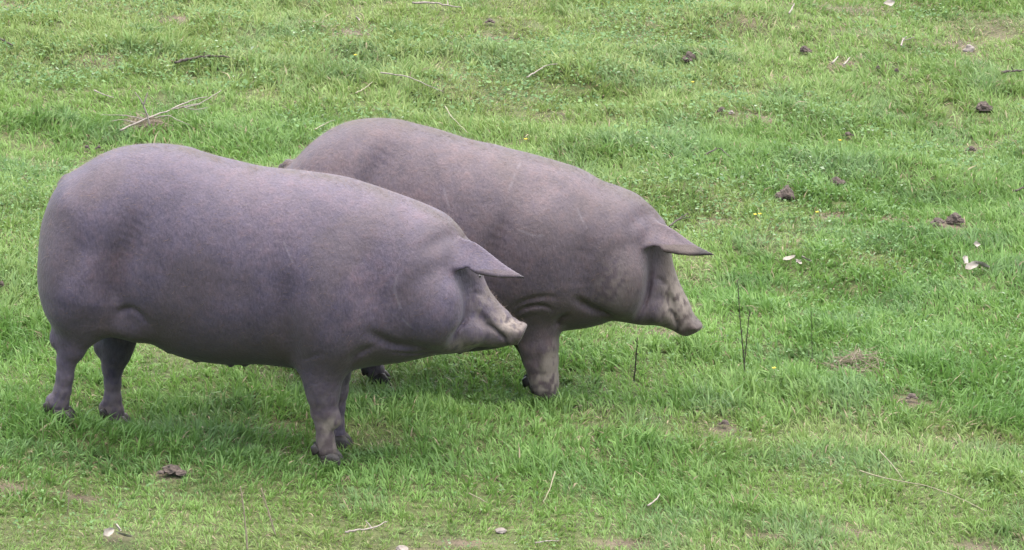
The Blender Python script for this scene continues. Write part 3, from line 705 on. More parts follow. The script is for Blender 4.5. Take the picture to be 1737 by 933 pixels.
    ax = (X - cs) * nx + (Zz - cz) * nz; pr = -(X - cs) * nz + (Zz - cz) * nx
    rad = np.sqrt((Y / 1.15) ** 2 + pr ** 2)
    q = smax(rad - rr, np.abs(ax + 0.002) - 0.009, 0.004)
    for sy in (-1, 1):      # nostrils
        q = smax(q, 0.009 - np.sqrt((Y - sy * 0.014) ** 2 + (pr - 0.002) ** 2 + (0.5 * (ax - 0.010)) ** 2), 0.006)
    F[sl] = smin(F[sl], q, 0.010)

    # ears: thick-rooted curved flaps
    for side in (1, -1):
        e = np.array(P['ear'] if side == 1 else P.get('ear_other', P['ear'])) * np.array([1, side, 1])
        Aa, Bb, T = e
        O = (Aa + Bb) / 2; a = T - O; L = np.linalg.norm(a); a /= L
        b = (Aa - Bb); wA = (Aa - O); b = b - (b @ a) * a; b /= np.linalg.norm(b)
        c = np.cross(a, b); c = c if c[2] > 0 else -c
        hA = (Aa - O) @ b; hB = -((Bb - O) @ b)
        sl, X, Y, Zz = box(e.min(0), e.max(0), 0.05)
        ta = ((X - O[0]) * a[0] + (Y - O[1]) * a[1] + (Zz - O[2]) * a[2]) / L
        bb = (X - O[0]) * b[0] + (Y - O[1]) * b[1] + (Zz - O[2]) * b[2]
        cc = (X - O[0]) * c[0] + (Y - O[1]) * c[1] + (Zz - O[2]) * c[2]
        tq = np.clip(ta, 0, 1)
        up = hA * (1 - tq) ** 1.15 * (1 + 0.08 * tq) + 0.002; dn = hB * (1 - tq) ** 1.1 * (1 + 0.55 * tq) + 0.002
        edge = np.maximum(bb - up, -bb - dn) * 0.85
        edge = np.maximum(edge, np.maximum(ta - 1.0, -ta - 0.25) * L)
        bend = -0.005 * (bb / (0.5 * (hA + hB))) ** 2 * (1 - 0.5 * tq) + 0.012 * np.clip(-bb / hB, 0, 1.3) ** 2 * (1 - tq) - 0.005 * np.sin(np.clip(ta, 0, 1) * 7.0 + 0.6) + 0.010 * tq ** 3
        plate = np.abs(cc + bend) - (0.0085 - 0.0032 * tq)
        F[sl] = smin(F[sl], smax(edge, plate, 0.008), 0.016)
        pk = np.array(P['pocket']) * np.array([1, side, 1])          # hollow under the ear's root
        sl, X, Y, Zz = box(pk - 0.03, pk + 0.03, 0.02)
        q = np.sqrt(((X - pk[0]) / 1.1) ** 2 + (Y - pk[1]) ** 2 + ((Zz - pk[2]) / 0.9) ** 2) - 0.025
        F[sl] = smax(F[sl], -q, 0.014)
    fold(P['late'])
    return surface_nets(F, lo, h)

def vertex_normals(v, q):
    fn = np.cross(v[q[:, 2]] - v[q[:, 0]], v[q[:, 3]] - v[q[:, 1]])
    vn = np.zeros_like(v)
    for k in range(4): np.add.at(vn, q[:, k], fn)
    return vn / (np.linalg.norm(vn, axis=1, keepdims=True) + 1e-12)

def noise3ish(v, scale, seed):
    return (noise2(v[:, 0] + 0.7 * v[:, 1], v[:, 2], scale, seed) + noise2(v[:, 0] - 0.5 * v[:, 2], v[:, 1] + 3.1, scale, seed + 5)) * 0.5

# small shared part meshes
def toe_mesh(name, L, Wd, Ht):
    """one claw: rounded heel, pointed front, top narrower than sole"""
    prof = [(-0.5, 0.55), (-0.42, 0.85), (-0.1, 1.0), (0.25, 0.86), (0.45, 0.5), (0.55, 0.12)]
    rings = []
    for z, k, dx in ((0.0, 1.0, 0.0), (0.25, 0.98, -0.02), (0.7, 0.85, -0.10), (1.0, 0.66, -0.17)):
        ring = [(x * L * k + dx * L, w * Wd * 0.5 * k, z * Ht) for x, w in prof] + [(x * L * k + dx * L, -w * Wd * 0.5 * k, z * Ht) for x, w in reversed(prof)]
        rings.append(ring)
    v = [p for r in rings for p in r]; m = len(rings[0]); f = []
    for i in range(len(rings) - 1):
        for j in range(m): f.append((i * m + j, i * m + (j + 1) % m, (i + 1) * m + (j + 1) % m, (i + 1) * m + j))
    f.append(tuple(range(m))[::-1]); f.append(tuple(range((len(rings) - 1) * m, len(rings) * m)))
    me = bpy.data.meshes.new(name); me.from_pydata(v, [], f)
    me.polygons.foreach_set("use_smooth", [True] * len(me.polygons)); me.materials.append(M_HOOF); me.update()
    return me
ME_TOE = toe_mesh("hoof", 0.066, 0.030, 0.050)
ME_DEW = toe_mesh("dewclaw", 0.026, 0.016, 0.026)

def make_pig(P, loc, yaw, skin, label, seed, muds, scratches, voxel=0.005):
    root = link(bpy.data.objects.new("pig", None))
    root.location = loc; root.rotation_euler = (0, 0, yaw)
    tag(root, label, "pig", "grey pigs standing on the pasture")
    v, q = build_pig_solid(P, voxel)
    vn = vertex_normals(v, q)
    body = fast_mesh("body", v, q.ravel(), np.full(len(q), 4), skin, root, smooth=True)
    n1 = noise3ish(v, 0.05, seed); n2 = noise3ish(v, 0.012, seed + 31); n3 = noise3ish(v, 0.14, seed + 61)
    mud = np.zeros(len(v)); brown = np.zeros(len(v)); scr = np.zeros(len(v))
    for c, r, amt in muds:
        g = np.exp(-(((v - np.array(c)) / np.array(r)) ** 2).sum(1))
        mud += amt * g * np.clip((0.45 * n1 + 0.55 * n2 - 0.40) / 0.14, 0, 1)
    gz_loc = np.array([f for f in P['foot'].values()])[:, 2].mean()
    low = np.clip((0.30 - (v[:, 2] - gz_loc)) / 0.25, 0, 1)
    mud += 0.34 * low * np.clip((0.4 * n1 + 0.6 * n2 - 0.50) / 0.12, 0, 1)
    brown += 0.75 * low * np.clip((n3 - 0.3) / 0.4, 0, 1)
    brown += 0.85 * np.exp(-(v[:, 1] / 0.036) ** 2) * (vn[:, 2] > 0.4) * np.clip((n1 - 0.25) / 0.4, 0, 1)
    brown += 0.30 * np.clip((n3 - 0.55) / 0.2, 0, 1) * (v[:, 2] > gz_loc + 0.3)
    ear = np.array(P['ear'])
    brown += P['face_brown'] * np.clip((v[:, 0] - P['eye'][0] + 0.03) / 0.04, 0, 1) * (v[:, 2] < P['eye'][2] + 0.05) * np.clip((n3 - 0.1) / 0.4, 0.4, 1)
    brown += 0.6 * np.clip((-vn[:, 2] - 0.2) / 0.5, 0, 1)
    tipd = np.linalg.norm(v - ear[2], axis=1)
    dark = 0.85 * np.clip((P['ear_dark'] - tipd) / 0.03, 0, 1) * np.clip((n2 + 0.25) / 0.6, 0, 1)
    dark += 0.7 * np.exp(-(((v[:, 0] - P['eye'][0]) / 0.018) ** 2 + ((v[:, 2] - P['eye'][2]) / 0.012) ** 2)) * (np.abs(v[:, 1]) < 0.11)  # dark lids, with the shadow round the eye painted into the skin colour
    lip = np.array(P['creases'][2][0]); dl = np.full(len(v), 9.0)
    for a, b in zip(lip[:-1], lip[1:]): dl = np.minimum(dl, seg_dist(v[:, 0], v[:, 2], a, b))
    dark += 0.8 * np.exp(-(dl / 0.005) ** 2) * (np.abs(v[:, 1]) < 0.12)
    for pts, w in scratches:
        pl = np.array(pts); dd = np.full(len(v), 9.0)
        for a, b in zip(pl[:-1], pl[1:]): dd = np.minimum(dd, seg_dist(v[:, 0], v[:, 2], a, b))
        scr += np.exp(-(dd / w) ** 2) * (v[:, 1] < 0) * np.clip((n2 - 0.2) / 0.3, 0, 1)
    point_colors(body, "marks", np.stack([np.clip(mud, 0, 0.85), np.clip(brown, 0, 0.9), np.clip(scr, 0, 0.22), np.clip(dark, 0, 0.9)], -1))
    # hooves and dewclaws
    for name, ft in P['foot'].items():
        for sy in (-1, 1):
            o = link(bpy.data.objects.new("hoof", ME_TOE), root)
            o.location = (ft[0] + 0.012, ft[1] + sy * 0.0165, ft[2] - 0.002); o.rotation_euler = (0, 0, sy * 0.10)
            o = link(bpy.data.objects.new("dewclaw", ME_DEW), root)
            o.location = (ft[0] - 0.034, ft[1] + sy * 0.018, ft[2] + 0.046); o.rotation_euler = (0, R(35), math.pi + sy * -0.3)
    # eyes
    ex, ey, ez = P['eye']
    for sy in (-1, 1):
        m = (v[:, 1] * sy > 0.02) & (v[:, 1] * sy < 0.098) & (vn[:, 1] * sy > 0.3)
        j = np.argmin(np.hypot(v[:, 0] - ex, v[:, 2] - ez) + 9.0 * ~m)
        vs, fs = [], []
        for a in range(7):
            for b in range(10):
                th = math.pi * a / 6; ph = 2 * math.pi * b / 10
                vs.append((0.009 * math.sin(th) * math.cos(ph), 0.007 * math.cos(th), 0.006 * math.sin(th) * math.sin(ph)))
        for a in range(6):
            for b in range(10): fs.append((a * 10 + b, a * 10 + (b + 1) % 10, (a + 1) * 10 + (b + 1) % 10, (a + 1) * 10 + b))
        o = mesh_object("eye", vs, fs, M_EYE, root); o.location = tuple(v[j] - vn[j] * 0.005)
    # sparse bristles, thickest along the spine
    rng = np.random.default_rng(seed)
    wgt = np.clip(vn[:, 2], 0, 1) ** 2 * (0.10 + 2.6 * np.exp(-(v[:, 1] / 0.04) ** 2)) + 0.05
    wgt *= (v[:, 2] > gz_loc + 0.12)
    pick = rng.choice(len(v), 5200, p=wgt / wgt.sum())
    p, nn = v[pick] + rng.normal(0, 0.002, (len(pick), 3)) * (1 - np.abs(vn[pick])), vn[pick]
    back = np.array([-1.0, 0, -0.25]) + rng.normal(0, 0.25, (len(pick), 3))
    back -= (back * nn).sum(1, keepdims=True) * nn; back /= np.linalg.norm(back, axis=1, keepdims=True)
    ln = rng.uniform(0.010, 0.024, (len(pick), 1))
    tip = p + ln * (0.85 * back + nn * rng.uniform(0.2, 0.65, (len(pick), 1)))
    side = np.cross(back, nn) * 0.0005
    vv = np.stack([p - nn * 0.001 - side, p - nn * 0.001 + side, tip], 1).reshape(-1, 3)
    br = fast_mesh("bristles", vv, np.arange(len(vv)), np.full(len(pick), 3), M_BRISTLE, root)
    br["kind"] = "stuff"
    return root

near_pig = make_pig(NEAR_PIG, (-0.95, 0.10, 0.0), R(-8), M_SKIN_NEAR,
    "nearer grey pig standing side-on in front, rump at the left of the picture", 11,
    [((0.955, -0.03, 0.415), (0.040, 0.06, 0.030), 0.95), ((0.425, -0.15, 0.105), (0.020, 0.05, 0.020), 1.4), ((0.82, -0.08, 0.36), (0.05, 0.07, 0.03), 0.6), ((0.90, -0.06, 0.42), (0.10, 0.2, 0.10), 0.14),
     ((0.88, -0.07, 0.48), (0.03, 0.06, 0.05), 0.3), ((0.39, -0.15, 0.05), (0.04, 0.07, 0.05), 0.12)],
    [([(0.64, 0.60), (0.632, 0.56), (0.65, 0.50)], 0.0022), ([(0.655, 0.47), (0.68, 0.44)], 0.002), ([(0.30, 0.70), (0.33, 0.64)], 0.0018)])
far_pig = make_pig(FAR_PIG, (-0.07, 0.77, 0.0), R(-8), M_SKIN_FAR,
    "farther brown-grey pig standing behind the first one with its snout lowered to the grass", 23,
    [((0.60, -0.03, 0.25), (0.05, 0.06, 0.08), 0.7), ((0.225, -0.17, 0.06), (0.032, 0.08, 0.085), 1.25), ((0.19, -0.17, 0.00), (0.04, 0.08, 0.05), 0.6), ((0.60, -0.05, 0.29), (0.05, 0.2, 0.08), 0.35), 
     ((0.42, -0.2, 0.36), (0.06, 0.1, 0.09), 0.34)],
    [([(0.105, 0.72), (0.085, 0.66)], 0.0022), ([(0.12, 0.55), (0.17, 0.535), (0.20, 0.535)], 0.0022), ([(0.30, 0.60), (0.33, 0.55)], 0.0018), ([(-0.12, 0.66), (-0.10, 0.61)], 0.0018)])
# ------------------------------------------------------------------ grass
def frame_falloff(x, y):
    """1 over the part of the pasture in view and a step around it, thinning out beyond"""
    hw = 1.56 * (14.0 + 0.96 * y) / 14.0 + 0.15
    ex = np.clip((np.abs(x) - hw) / 1.7, 0, 1)
    ey = np.maximum(np.clip((-1.15 - y) / 0.9, 0, 1), np.clip((y - 7.5) / 0.9, 0, 1))
    return np.clip(1 - np.maximum(ex, ey), 0, 1)

def object_clear(x, y):
    """low turf round clods, stones and lying leaves, and a little in front of them"""
    t = np.zeros_like(x)
    items = [(c[1], c[2], c[3], c[4]) for c in CLODS] + [(c[1], c[2], c[3], c[4]) for c in STONES]
    for cx, cy, w, h in items:
        m = (np.abs(x - cx) < 0.4) & (np.abs(y - cy) < 0.5)
        if m.any():
            t[m] = np.maximum(t[m], np.exp(-((x[m] - cx) / (0.55 * w + 0.01)) ** 2 - ((y[m] - cy + 0.05) / 0.11) ** 2))
    for l in DRY_LEAVES:
        m = (np.abs(x - l[1]) < 0.3) & (np.abs(y - l[2]) < 0.4)
        if m.any():
            t[m] = np.maximum(t[m], 0.7 * np.exp(-((x[m] - l[1]) / 0.035) ** 2 - ((y[m] - l[2] + 0.04) / 0.09) ** 2))
    return t

def grow_grass():
    rng = np.random.default_rng(4)
    N = 1560000
    x = rng.uniform(-4.2, 4.2, N); y = rng.uniform(-2.2, 8.5, N)
    fo = frame_falloff(x, y)
    bare = blobs_at(BARE, x, y, 1.15)
    thin = np.clip((fbm2(x, y, 0.5, 41, 4) - 0.66) / 0.14, 0, 1)              # worn spots
    crumbs = np.clip((fbm2(x, y, 0.10, 43, 2) - 0.62) / 0.12, 0, 1)
    keep = rng.random(N) < np.where(fo > 0.995, 1.0, 0.40 * fo) * (1 - 0.93 * bare) * (1 - 0.30 * thin) * (1 - (0.32 + 0.45 * np.clip((y - 1.2) / 2.0, 0, 1)) * crumbs)
    x, y, fo, bare, thin = x[keep], y[keep], fo[keep], bare[keep], thin[keep]
    tall = blobs_at(TALL, x, y, 1.1); clear = object_clear(x, y)
    clump = noise2(x, y, 0.045, 51)                                          # single tufts
    patch = fbm2(x, y, 0.55, 53, 3)
    wide = fbm2(x, y, 1.9, 57, 2)
    # tufts pull their blades together and throw them outward
    cellx, celly = x / 0.05, y / 0.05
    ix, iy = np.floor(cellx), np.floor(celly)
    tx = (ix + 0.2 + 0.6 * _hash(ix.astype(np.int64), iy.astype(np.int64), 91)) * 0.05
    ty = (iy + 0.2 + 0.6 * _hash(ix.astype(np.int64), iy.astype(np.int64), 92)) * 0.05
    th = _hash(ix.astype(np.int64), iy.astype(np.int64), 93)
    pull = rng.uniform(0.0, 0.6, len(x))
    x = x + (tx - x) * pull; y = y + (ty - y) * pull
    n = len(x)
    length = (0.030 + 0.022 * np.clip((patch - 0.35) / 0.35, 0, 1) + 0.014 * (clump - 0.5) + 0.012 * (th - 0.5))
    length += 0.036 * tall * (0.7 + 0.6 * th)
    lowleft = np.clip((-y - 0.35) / 0.5, 0, 1)
    length *= 1 - 0.28 * lowleft
    length *= 1 - 0.12 * np.clip((1.2 - y) / 1.5, 0, 1)
    length *= (1 - 0.55 * np.clip(bare * 1.3, 0, 1)) * (1 - 0.60 * clear) * (1 - 0.3 * thin)
    for fx, fy, _ in FEET:                                                   # longer where the hooves have kept grazing mouths off
        length += 0.014 * np.exp(-((x - fx) / 0.09) ** 2 - ((y - fy + 0.07) / 0.10) ** 2)
    length *= rng.uniform(0.55, 1.25, n) * np.where(rng.random(n) < 0.04, 1.5, 1.0)
    length = np.clip(length, 0.010, 0.13)
    az = np.arctan2(y - ty, x - tx) + rng.normal(0, 0.8, n)
    wind = 2 * math.pi * noise2(x, y, 0.35, 61)
    dirx = np.cos(az) + 0.7 * np.cos(wind); diry = np.sin(az) + 0.7 * np.sin(wind)
    dl = np.hypot(dirx, diry) + 1e-6; dirx /= dl; diry /= dl
    lean = np.clip(rng.normal(0.55, 0.28, n), 0.05, 1.35)
    straw = rng.random(n) < 0.045 + 0.10 * thin + 0.35 * bare + 0.05 * lowleft + 0.10 * np.clip((y - 3.6) / 2.5, 0, 1) * np.clip((x + 0.6) / 2.0, 0, 1)
    lean = np.where(straw, np.clip(lean + 0.4, 0, 1.45), lean)
    droop = rng.uniform(0.1, 0.9, n)
    w = rng.uniform(0.0011, 0.0023, n) * (0.75 + 0.012 / 0.03 * length / 0.012 * 0.3)
    w *= np.where(fo > 0.995, 1.0, 1.8) * (1 - 0.12 * np.clip((1.2 - y) / 1.5, 0, 1))
    z = ground_z(x, y) - 0.003
    P0 = np.stack([x, y, z], -1)
    D = np.stack([dirx, diry, np.zeros(n)], -1)
    Sd = np.stack([-diry, dirx, np.zeros(n)], -1)
    tw = rng.normal(0, 0.5, n)                                               # blades twist out of their lean plane
    Sd = Sd * np.cos(tw)[:, None] + (D * np.cos(lean)[:, None] - np.array([0, 0, 1]) * np.sin(lean)[:, None]) * np.sin(tw)[:, None]
    l1 = (0.55 * length)[:, None]
    P1 = P0 + l1 * (D * np.sin(lean)[:, None] + np.array([0, 0, 1.0]) * np.cos(lean)[:, None])
    lean2 = np.clip(lean + droop, 0, 1.75)
    P2 = P1 + (0.45 * length)[:, None] * (D * np.sin(lean2)[:, None] + np.array([0, 0, 1.0]) * np.cos(lean2)[:, None])
    W0 = Sd * (w * 0.85)[:, None]; W1 = Sd * w[:, None]
    V = np.stack([P0 - W0, P0 + W0, P1 + W1, P1 - W1, P2], 1).reshape(-1, 3)
    b5 = (np.arange(n) * 5)[:, None]
    loops = np.concatenate([b5 + np.array([[0, 1, 2, 3]]), b5 + np.array([[3, 2, 4]])], 1)
    sizes = np.tile(np.array([4, 3], np.int32), n)
    # colour of each blade: species and age, deeper green in tall tufts
    deep = np.array([0.084, 0.172, 0.038]); fresh = np.array([0.142, 0.246, 0.056]); yel = np.array([0.208, 0.246, 0.084])
    blue = np.array([0.092, 0.158, 0.066]); dry = np.array([0.30, 0.255, 0.155]); tan = np.array([0.19, 0.145, 0.09])
    k = np.clip(0.55 + 1.6 * (patch - 0.5) * -1 + 0.5 * (th - 0.5) + rng.normal(0, 0.22, n) - 0.55 * np.clip(tall, 0, 1) * np.clip((y + 0.6) / 2.0, 0.4, 1), 0, 1)[:, None]
    c = deep * (1 - k) + fresh * k
    warm = np.clip((y - 2.2) / 3.5, 0, 1) * 0.34 + 0.34 * lowleft + 0.6 * np.clip((wide - 0.52) / 0.2, 0, 1) * 0.5
    ky = np.clip(warm * rng.uniform(0.3, 1.5, n) + 0.35 * thin, 0, 0.85)[:, None]
    c = c * (1 - ky) + yel * ky
    kb = (np.clip((noise2(x, y, 0.22, 83) - 0.62) / 0.2, 0, 1) * rng.uniform(0.1, 0.7, n))[:, None]
    c = c * (1 - kb) + blue * kb
    mixd = rng.random(n)[:, None]
    c = np.where(straw[:, None], dry * mixd + tan * (1 - mixd), c)
    c = c * rng.uniform(0.85, 1.15, n)[:, None]
    rgba = np.concatenate([c, np.ones((n, 1))], 1)
    g = fast_mesh("grass", V, loops.ravel(), sizes, M_GRASS)
    point_colors(g, "tone", np.repeat(rgba, 5, 0))
    tag(g, "short green pasture grass covering the whole field", "grass", kind="stuff")
    return n

n_blades = grow_grass()

def grow_weeds():
    """clover and rosette leaves among the blades: small lifted ovals, three to a stalk"""
    rng = np.random.default_rng(8)
    N = 170000
    x = rng.uniform(-3.6, 3.6, N); y = rng.uniform(-1.9, 8.2, N)
    pat = np.clip((fbm2(x, y, 0.6, 101, 3) - 0.47) / 0.16, 0, 1) * (0.35 + 0.65 * np.clip((y - 0.5) / 3, 0, 1))
    keep = rng.random(N) < pat * frame_falloff(x, y) * (1 - blobs_at(BARE, x, y, 1.1)) * (1 - object_clear(x, y))
    x, y = x[keep], y[keep]; n = len(x)
    z = ground_z(x, y) + rng.uniform(0.012, 0.040, n)
    az = rng.uniform(0, 2 * math.pi, n); tilt = rng.normal(0.15, 0.35, n)
    a = np.stack([np.cos(az) * np.cos(tilt), np.sin(az) * np.cos(tilt), np.sin(tilt)], -1)
    s = np.stack([-np.sin(az), np.cos(az), rng.normal(0, 0.35, n)], -1); s /= np.linalg.norm(s, axis=1, keepdims=True)
    L = (rng.uniform(0.007, 0.015, n) * (1 + 0.7 * np.clip((y - 1.5) / 2.5, 0, 1) * rng.random(n)))[:, None]; w = L * rng.uniform(0.28, 0.48, n)[:, None]
    c0 = np.stack([x, y, z], -1); up = np.array([0, 0, 1.0])
    V = np.stack([c0, c0 + 0.45 * L * a - w * s + 0.12 * L * up, c0 + L * a, c0 + 0.45 * L * a + w * s + 0.12 * L * up], 1).reshape(-1, 3)
    b4 = (np.arange(n) * 4)[:, None]
    loops = np.concatenate([b4 + np.array([[0, 1, 2]]), b4 + np.array([[0, 2, 3]])], 1)
    o = fast_mesh("clover", V, loops.ravel(), np.full(2 * n, 3), M_LEAF)
    k = rng.random(n)[:, None]
    c = np.array([0.055, 0.115, 0.040]) * (1 - k) + np.array([0.120, 0.195, 0.070]) * k
    pale = (rng.random(n) < 0.02)[:, None]
    c = np.where(pale, np.array([0.19, 0.24, 0.15]), c) * rng.uniform(0.8, 1.2, n)[:, None]
    point_colors(o, "tone", np.repeat(np.concatenate([c, np.ones((n, 1))], 1), 4, 0))
    tag(o, "small clover and weed leaves among the grass blades", "clover", kind="stuff")
grow_weeds()

# ------------------------------------------------------------------ sticks, stems, clods, stones, leaves, flowers
M_WOOD = {
    'dark': plain_material("bark_dark", (0.022, 0.017, 0.014), (0.065, 0.050, 0.042), 60, 0.85, 0.6),
    'pale': plain_material("wood_bleached", (0.11, 0.092, 0.078), (0.24, 0.21, 0.18), 60, 0.8, 0.4),
    'straw': plain_material("straw", (0.125, 0.112, 0.066), (0.20, 0.182, 0.112), 50, 0.6, 0.2),
    'stem': plain_material("stem_dark", (0.016, 0.013, 0.009), (0.035, 0.027, 0.018), 60, 0.8, 0.3),
    'drystem': plain_material("stem_dry", (0.12, 0.095, 0.065), (0.22, 0.18, 0.13), 50, 0.75, 0.3),
}
M_CLOD = plain_material("clod_soil", (0.034, 0.026, 0.021), (0.098, 0.076, 0.064), 55, 0.95, 0.9, 0.008)
M_STONE = plain_material("stone_pale", (0.10, 0.085, 0.075), (0.22, 0.19, 0.165), 30, 0.8, 0.4)
M_DEADLEAF = plain_material("leaf_dead", (0.12, 0.105, 0.085), (0.26, 0.235, 0.20), 45, 0.7, 0.3)
M_PETAL = plain_material("petal_yellow", (0.40, 0.30, 0.01), (0.50, 0.40, 0.02), 80, 0.5, 0.0)

def tube(pts, radius, rng, taper=0.45, sides=6, rough=0.25):
    """tapered, slightly knotty stem along a smoothed polyline"""
    p = catmull(pts, 5, False) if len(pts) > 2 else np.linspace(pts[0], pts[1], 6)
    p = p + rng.normal(0, radius * rough, p.shape)
    vs, fs = [], []
    for i, c in enumerate(p):
        t = p[min(i + 1, len(p) - 1)] - p[max(i - 1, 0)]; t = t / (np.linalg.norm(t) + 1e-9)
        u = np.cross(t, [0.13, 0.31, 0.94]); u /= np.linalg.norm(u) + 1e-9; w = np.cross(t, u)
        r = radius * (1 - (1 - taper) * i / (len(p) - 1)) * rng.uniform(0.85, 1.2)
        for k in range(sides):
            a = 2 * math.pi * k / sides
            vs.append(c + r * (math.cos(a) * u + math.sin(a) * w))
    for i in range(len(p) - 1):
        for k in range(sides): fs.append((i * sides + k, i * sides + (k + 1) % sides, (i + 1) * sides + (k + 1) % sides, (i + 1) * sides + k))
    fs.append(tuple(range(sides))[::-1]); fs.append(tuple((len(p) - 1) * sides + k for k in range(sides)))
    return vs, fs

def lift_points(pts):
    return np.array([(q[0], q[1], float(ground_z(q[0], q[1])) + q[2]) for q in pts])

def at_origin(name, vs, fs, mat, origin, smooth=True):
    o = mesh_object(name, np.array(vs) - np.array(origin), fs, mat, None, smooth)
    o.location = tuple(map(float, origin))
    return o

def merge(parts):
    V, Fc = [], []
    for vs, fs in parts:
        n = len(V); V += list(vs); Fc += [tuple(i + n for i in f) for f in fs]
    return V, Fc

rs = np.random.default_rng(77)
for label, pts, rad, mat in LYING_STICKS:
    p = lift_points(pts); rad = rad * (0.72 if mat == 'straw' else 0.85); parts = [tube(p, rad, rs)]
    if rad >= 0.0035 and len(pts) > 2:
        j = len(pts) // 2
        d = np.array([rs.normal(0, 0.03), rs.normal(0.02, 0.03), 0.018])
        parts.append(tube(np.array([p[j], p[j] + d * 0.6, p[j] + d]), rad * 0.55, rs))
    vs, fs = merge(parts)
    o = at_origin("stalk" if mat == 'straw' else "stick", vs, fs, M_WOOD[mat], p[0])
    tag(o, label, "stalk" if mat == 'straw' else "stick", "sticks and stalks lying in the grass")

br = link(bpy.data.objects.new("dead_branch", None))
b0 = lift_points([BRANCH[0][0]])[0]; br.location = tuple(b0)
tag(br, "pale forked dead branch lying on the grass above the nearer pig's back", "branch")
for i, pts in enumerate(BRANCH):
    p = np.array([(q[0], q[1], float(ground_z(BRANCH[4][0][0], BRANCH[4][0][1]) if i in (4, 5) else ground_z(q[0], q[1])) + q[2]) for q in pts])
    vs, fs = tube(p, (0.0036, 0.0030, 0.0026, 0.0026, 0.0046, 0.0036, 0.0024, 0.0024, 0.0022)[i], rs, 0.4)
    mesh_object("main_limb" if i == 0 else "side_twig", np.array(vs) - b0, fs, M_WOOD['pale'], br)

for label, pts, rad, mat in STANDING_STEMS:
    g0 = float(ground_z(pts[0][0], pts[0][1]))
    p = np.array([(q[0], q[1], g0 + q[2]) for q in pts]); p[0, 2] -= 0.02
    parts = [tube(p, rad, rs, 0.5, 5)]
    for t in (0.35, 0.55, 0.72, 0.86):          # stubs of withered side shoots
        k = t * (len(p) - 1); i = int(k); c = p[i] + (p[min(i + 1, len(p) - 1)] - p[i]) * (k - i)
        d = np.array([rs.choice([-1, 1]) * rs.uniform(0.003, 0.010), rs.normal(0, 0.006), rs.uniform(0.006, 0.016)])
        parts.append(tube(np.array([c, c + d]), rad * 0.6, rs, 0.4, 4))
    vs, fs = merge(parts)
    tag(at_origin("dry_weed", vs, fs, M_WOOD[mat], p[0]), label, "weed", "dry stems standing in the grass")

def lump(rx, ry, rz, rng, sub=3, rough=0.35):
    """crumbly lump: icosphere pushed about by noise, flattened underneath"""
    import bmesh
    bm = bmesh.new(); bmesh.ops.create_icosphere(bm, subdivisions=sub, radius=1.0)
    off = rng.uniform(0, 50, 3)
    V = np.array([v.co for v in bm.verts]); Fc = [tuple(v.index for v in f.verts) for f in bm.faces]; bm.free()
    q = V + off
    nn = (noise2(q[:, 0] + q[:, 2] * 0.6, q[:, 1] - q[:, 2] * 0.8, 0.55, 3) - 0.5) * 1.2 + (noise2(q[:, 0] - q[:, 1], q[:, 2] + q[:, 1] * 0.5, 0.22, 7) - 0.5) * 0.9
    V = V * (1 + rough * nn)[:, None]
    V[:, 2] = np.maximum(V[:, 2], -0.35)
    return V * np.array([rx, ry, rz]), Fc

for label, x, y, w, h in CLODS:
    parts = []
    k = 3 if w > 0.025 else 2
    for i in range(k):
        s = 1.0 if i == 0 else rs.uniform(0.4, 0.65)
        V, Fc = lump(0.5 * w * s * 0.72, 0.5 * w * s * 0.72, max(h, 0.45 * w) * 0.48 * s, rs, 3, 0.42)
        o_ = np.array([0, 0, 0.012]) if i == 0 else np.array([rs.choice([-1, 1]) * w * rs.uniform(0.28, 0.5), -rs.uniform(0.0, 0.3) * w, 0.008])
        parts.append((V + o_, Fc))
    vs, fs = merge(parts)
    z = float(ground_z(x, y))
    o = mesh_object("soil_clod", vs, fs, M_CLOD, None, False); o.location = (x, y, z + 0.006)
    tag(o, label, "clod", "dark clods and droppings in the grass")

for label, x, y, w, h in STONES:
    V, Fc = lump(0.5 * w, 0.4 * w, max(h, 0.3 * w) * 0.6, rs, 2, 0.6)
    o = mesh_object("stone", V, Fc, M_STONE, None, False); o.location = (x, y, float(ground_z(x, y)) + 0.006); o.scale = (0.75, 0.75, 0.75)
    tag(o, label, "stone", "pale stones on the pasture")

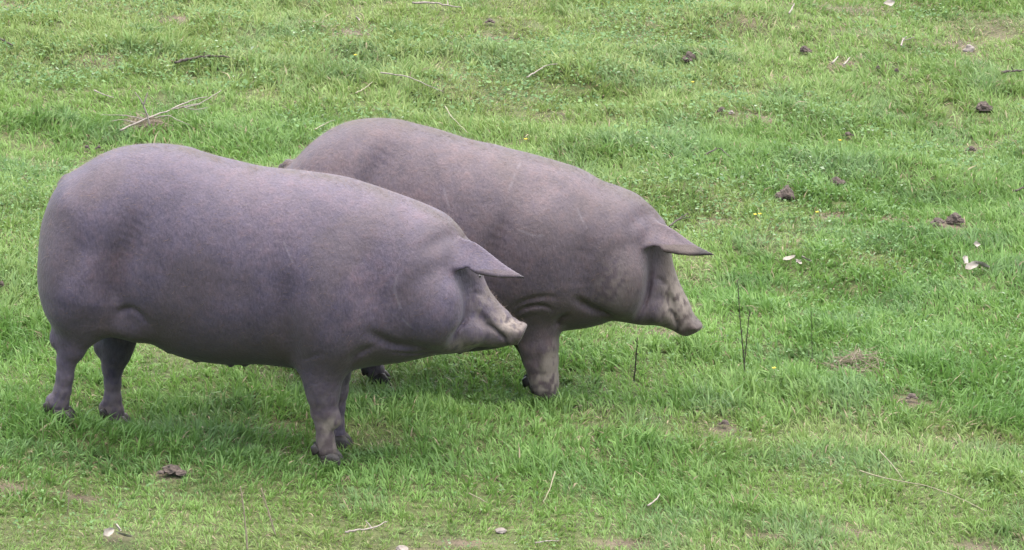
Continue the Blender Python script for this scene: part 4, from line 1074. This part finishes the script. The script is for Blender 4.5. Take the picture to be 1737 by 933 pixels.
for label, x, y, s, ang in DRY_LEAVES:
    L = s * 1.15; rows = 7; vs, fs = [], []
    ph = rs.uniform(0, 6)
    for i in range(rows):
        t = i / (rows - 1); hw = L * 0.30 * math.sin(math.pi * (0.06 + 0.9 * t)) * (1 + 0.18 * math.sin(9 * t + ph))
        for jx, kx in ((-1, -1.0), (0, -0.45), (1, 0.0), (2, 0.45), (3, 1.0)):
            vs.append(((t - 0.5) * L, kx * hw, 0.10 * L * kx * kx + 0.22 * L * (t - 0.4) ** 2 + 0.02 * L * math.sin(5 * t + ph + kx)))
    for i in range(rows - 1):
        for j in range(4): fs.append((i * 5 + j, i * 5 + j + 1, (i + 1) * 5 + j + 1, (i + 1) * 5 + j))
    n = len(vs); th = 0.0007
    vs2 = vs + [(a, b, c - th) for a, b, c in vs]
    fs2 = fs + [tuple(n + q for q in reversed(f)) for f in fs]
    o = mesh_object("dry_leaf", vs2, fs2, M_DEADLEAF)
    o.location = (x, y, float(ground_z(x, y)) + 0.040)
    o.rotation_euler = (R(38) + rs.normal(0, 0.25), rs.normal(0, 0.25), ang)
    tag(o, label, "leaf", "pale dry leaves on the grass")

for label, x, y in FLOWERS:
    z = float(ground_z(x, y)); root = link(bpy.data.objects.new("yellow_flower", None)); root.location = (x, y, z)
    tag(root, label, "flower", "tiny yellow flowers in the grass")
    h = 0.062
    vs, fs = tube(np.array([(0, 0, -0.004), (0.003, 0.001, 0.03), (0, 0, h)]), 0.0009, rs, 0.7, 5)
    mesh_object("stem", vs, fs, M_WOOD['straw'], root)
    for k in range(5):
        a = 2 * math.pi * k / 5 + rs.uniform(-0.1, 0.1); ca, sa = math.cos(a), math.sin(a)
        f = lambda r, s, zz: (ca * r - sa * s, sa * r + ca * s, h + zz)
        mesh_object("petal", [f(0.0, 0, 0), f(0.004, -0.003, 0.003), f(0.0085, 0, 0.005), f(0.004, 0.003, 0.003), f(0.004, 0, 0.0015)],
                    [(0, 1, 4), (1, 2, 4), (2, 3, 4), (3, 0, 4)], M_PETAL, root)

for label, x, y, rx, ry in STRAW_HEAPS:
    parts = []
    for i in range(150):
        a = rs.uniform(0, 2 * math.pi); r = math.sqrt(rs.random())
        px, py = x + rx * r * math.cos(a), y + 0.7 * ry * r * math.sin(a)
        pz = float(ground_z(px, py)) + rs.uniform(0.008, 0.045) * (1.2 - r)
        L = rs.uniform(0.04, 0.10); b = rs.uniform(0, 2 * math.pi); el = rs.normal(0.25, 0.35)
        d = np.array([math.cos(b) * math.cos(el), math.sin(b) * math.cos(el), math.sin(el)])
        c = np.array([px, py, pz])
        parts.append(tube(np.array([c - d * L * 0.3, c + d * L * 0.2 + [0, 0, 0.004], c + d * L * 0.7]), rs.uniform(0.0009, 0.0018), rs, 0.5, 3))
    vs, fs = merge(parts)
    o = at_origin("straw_heap", vs, fs, M_WOOD['drystem'], (x, y, float(ground_z(x, y))))
    tag(o, label, "straw heap")
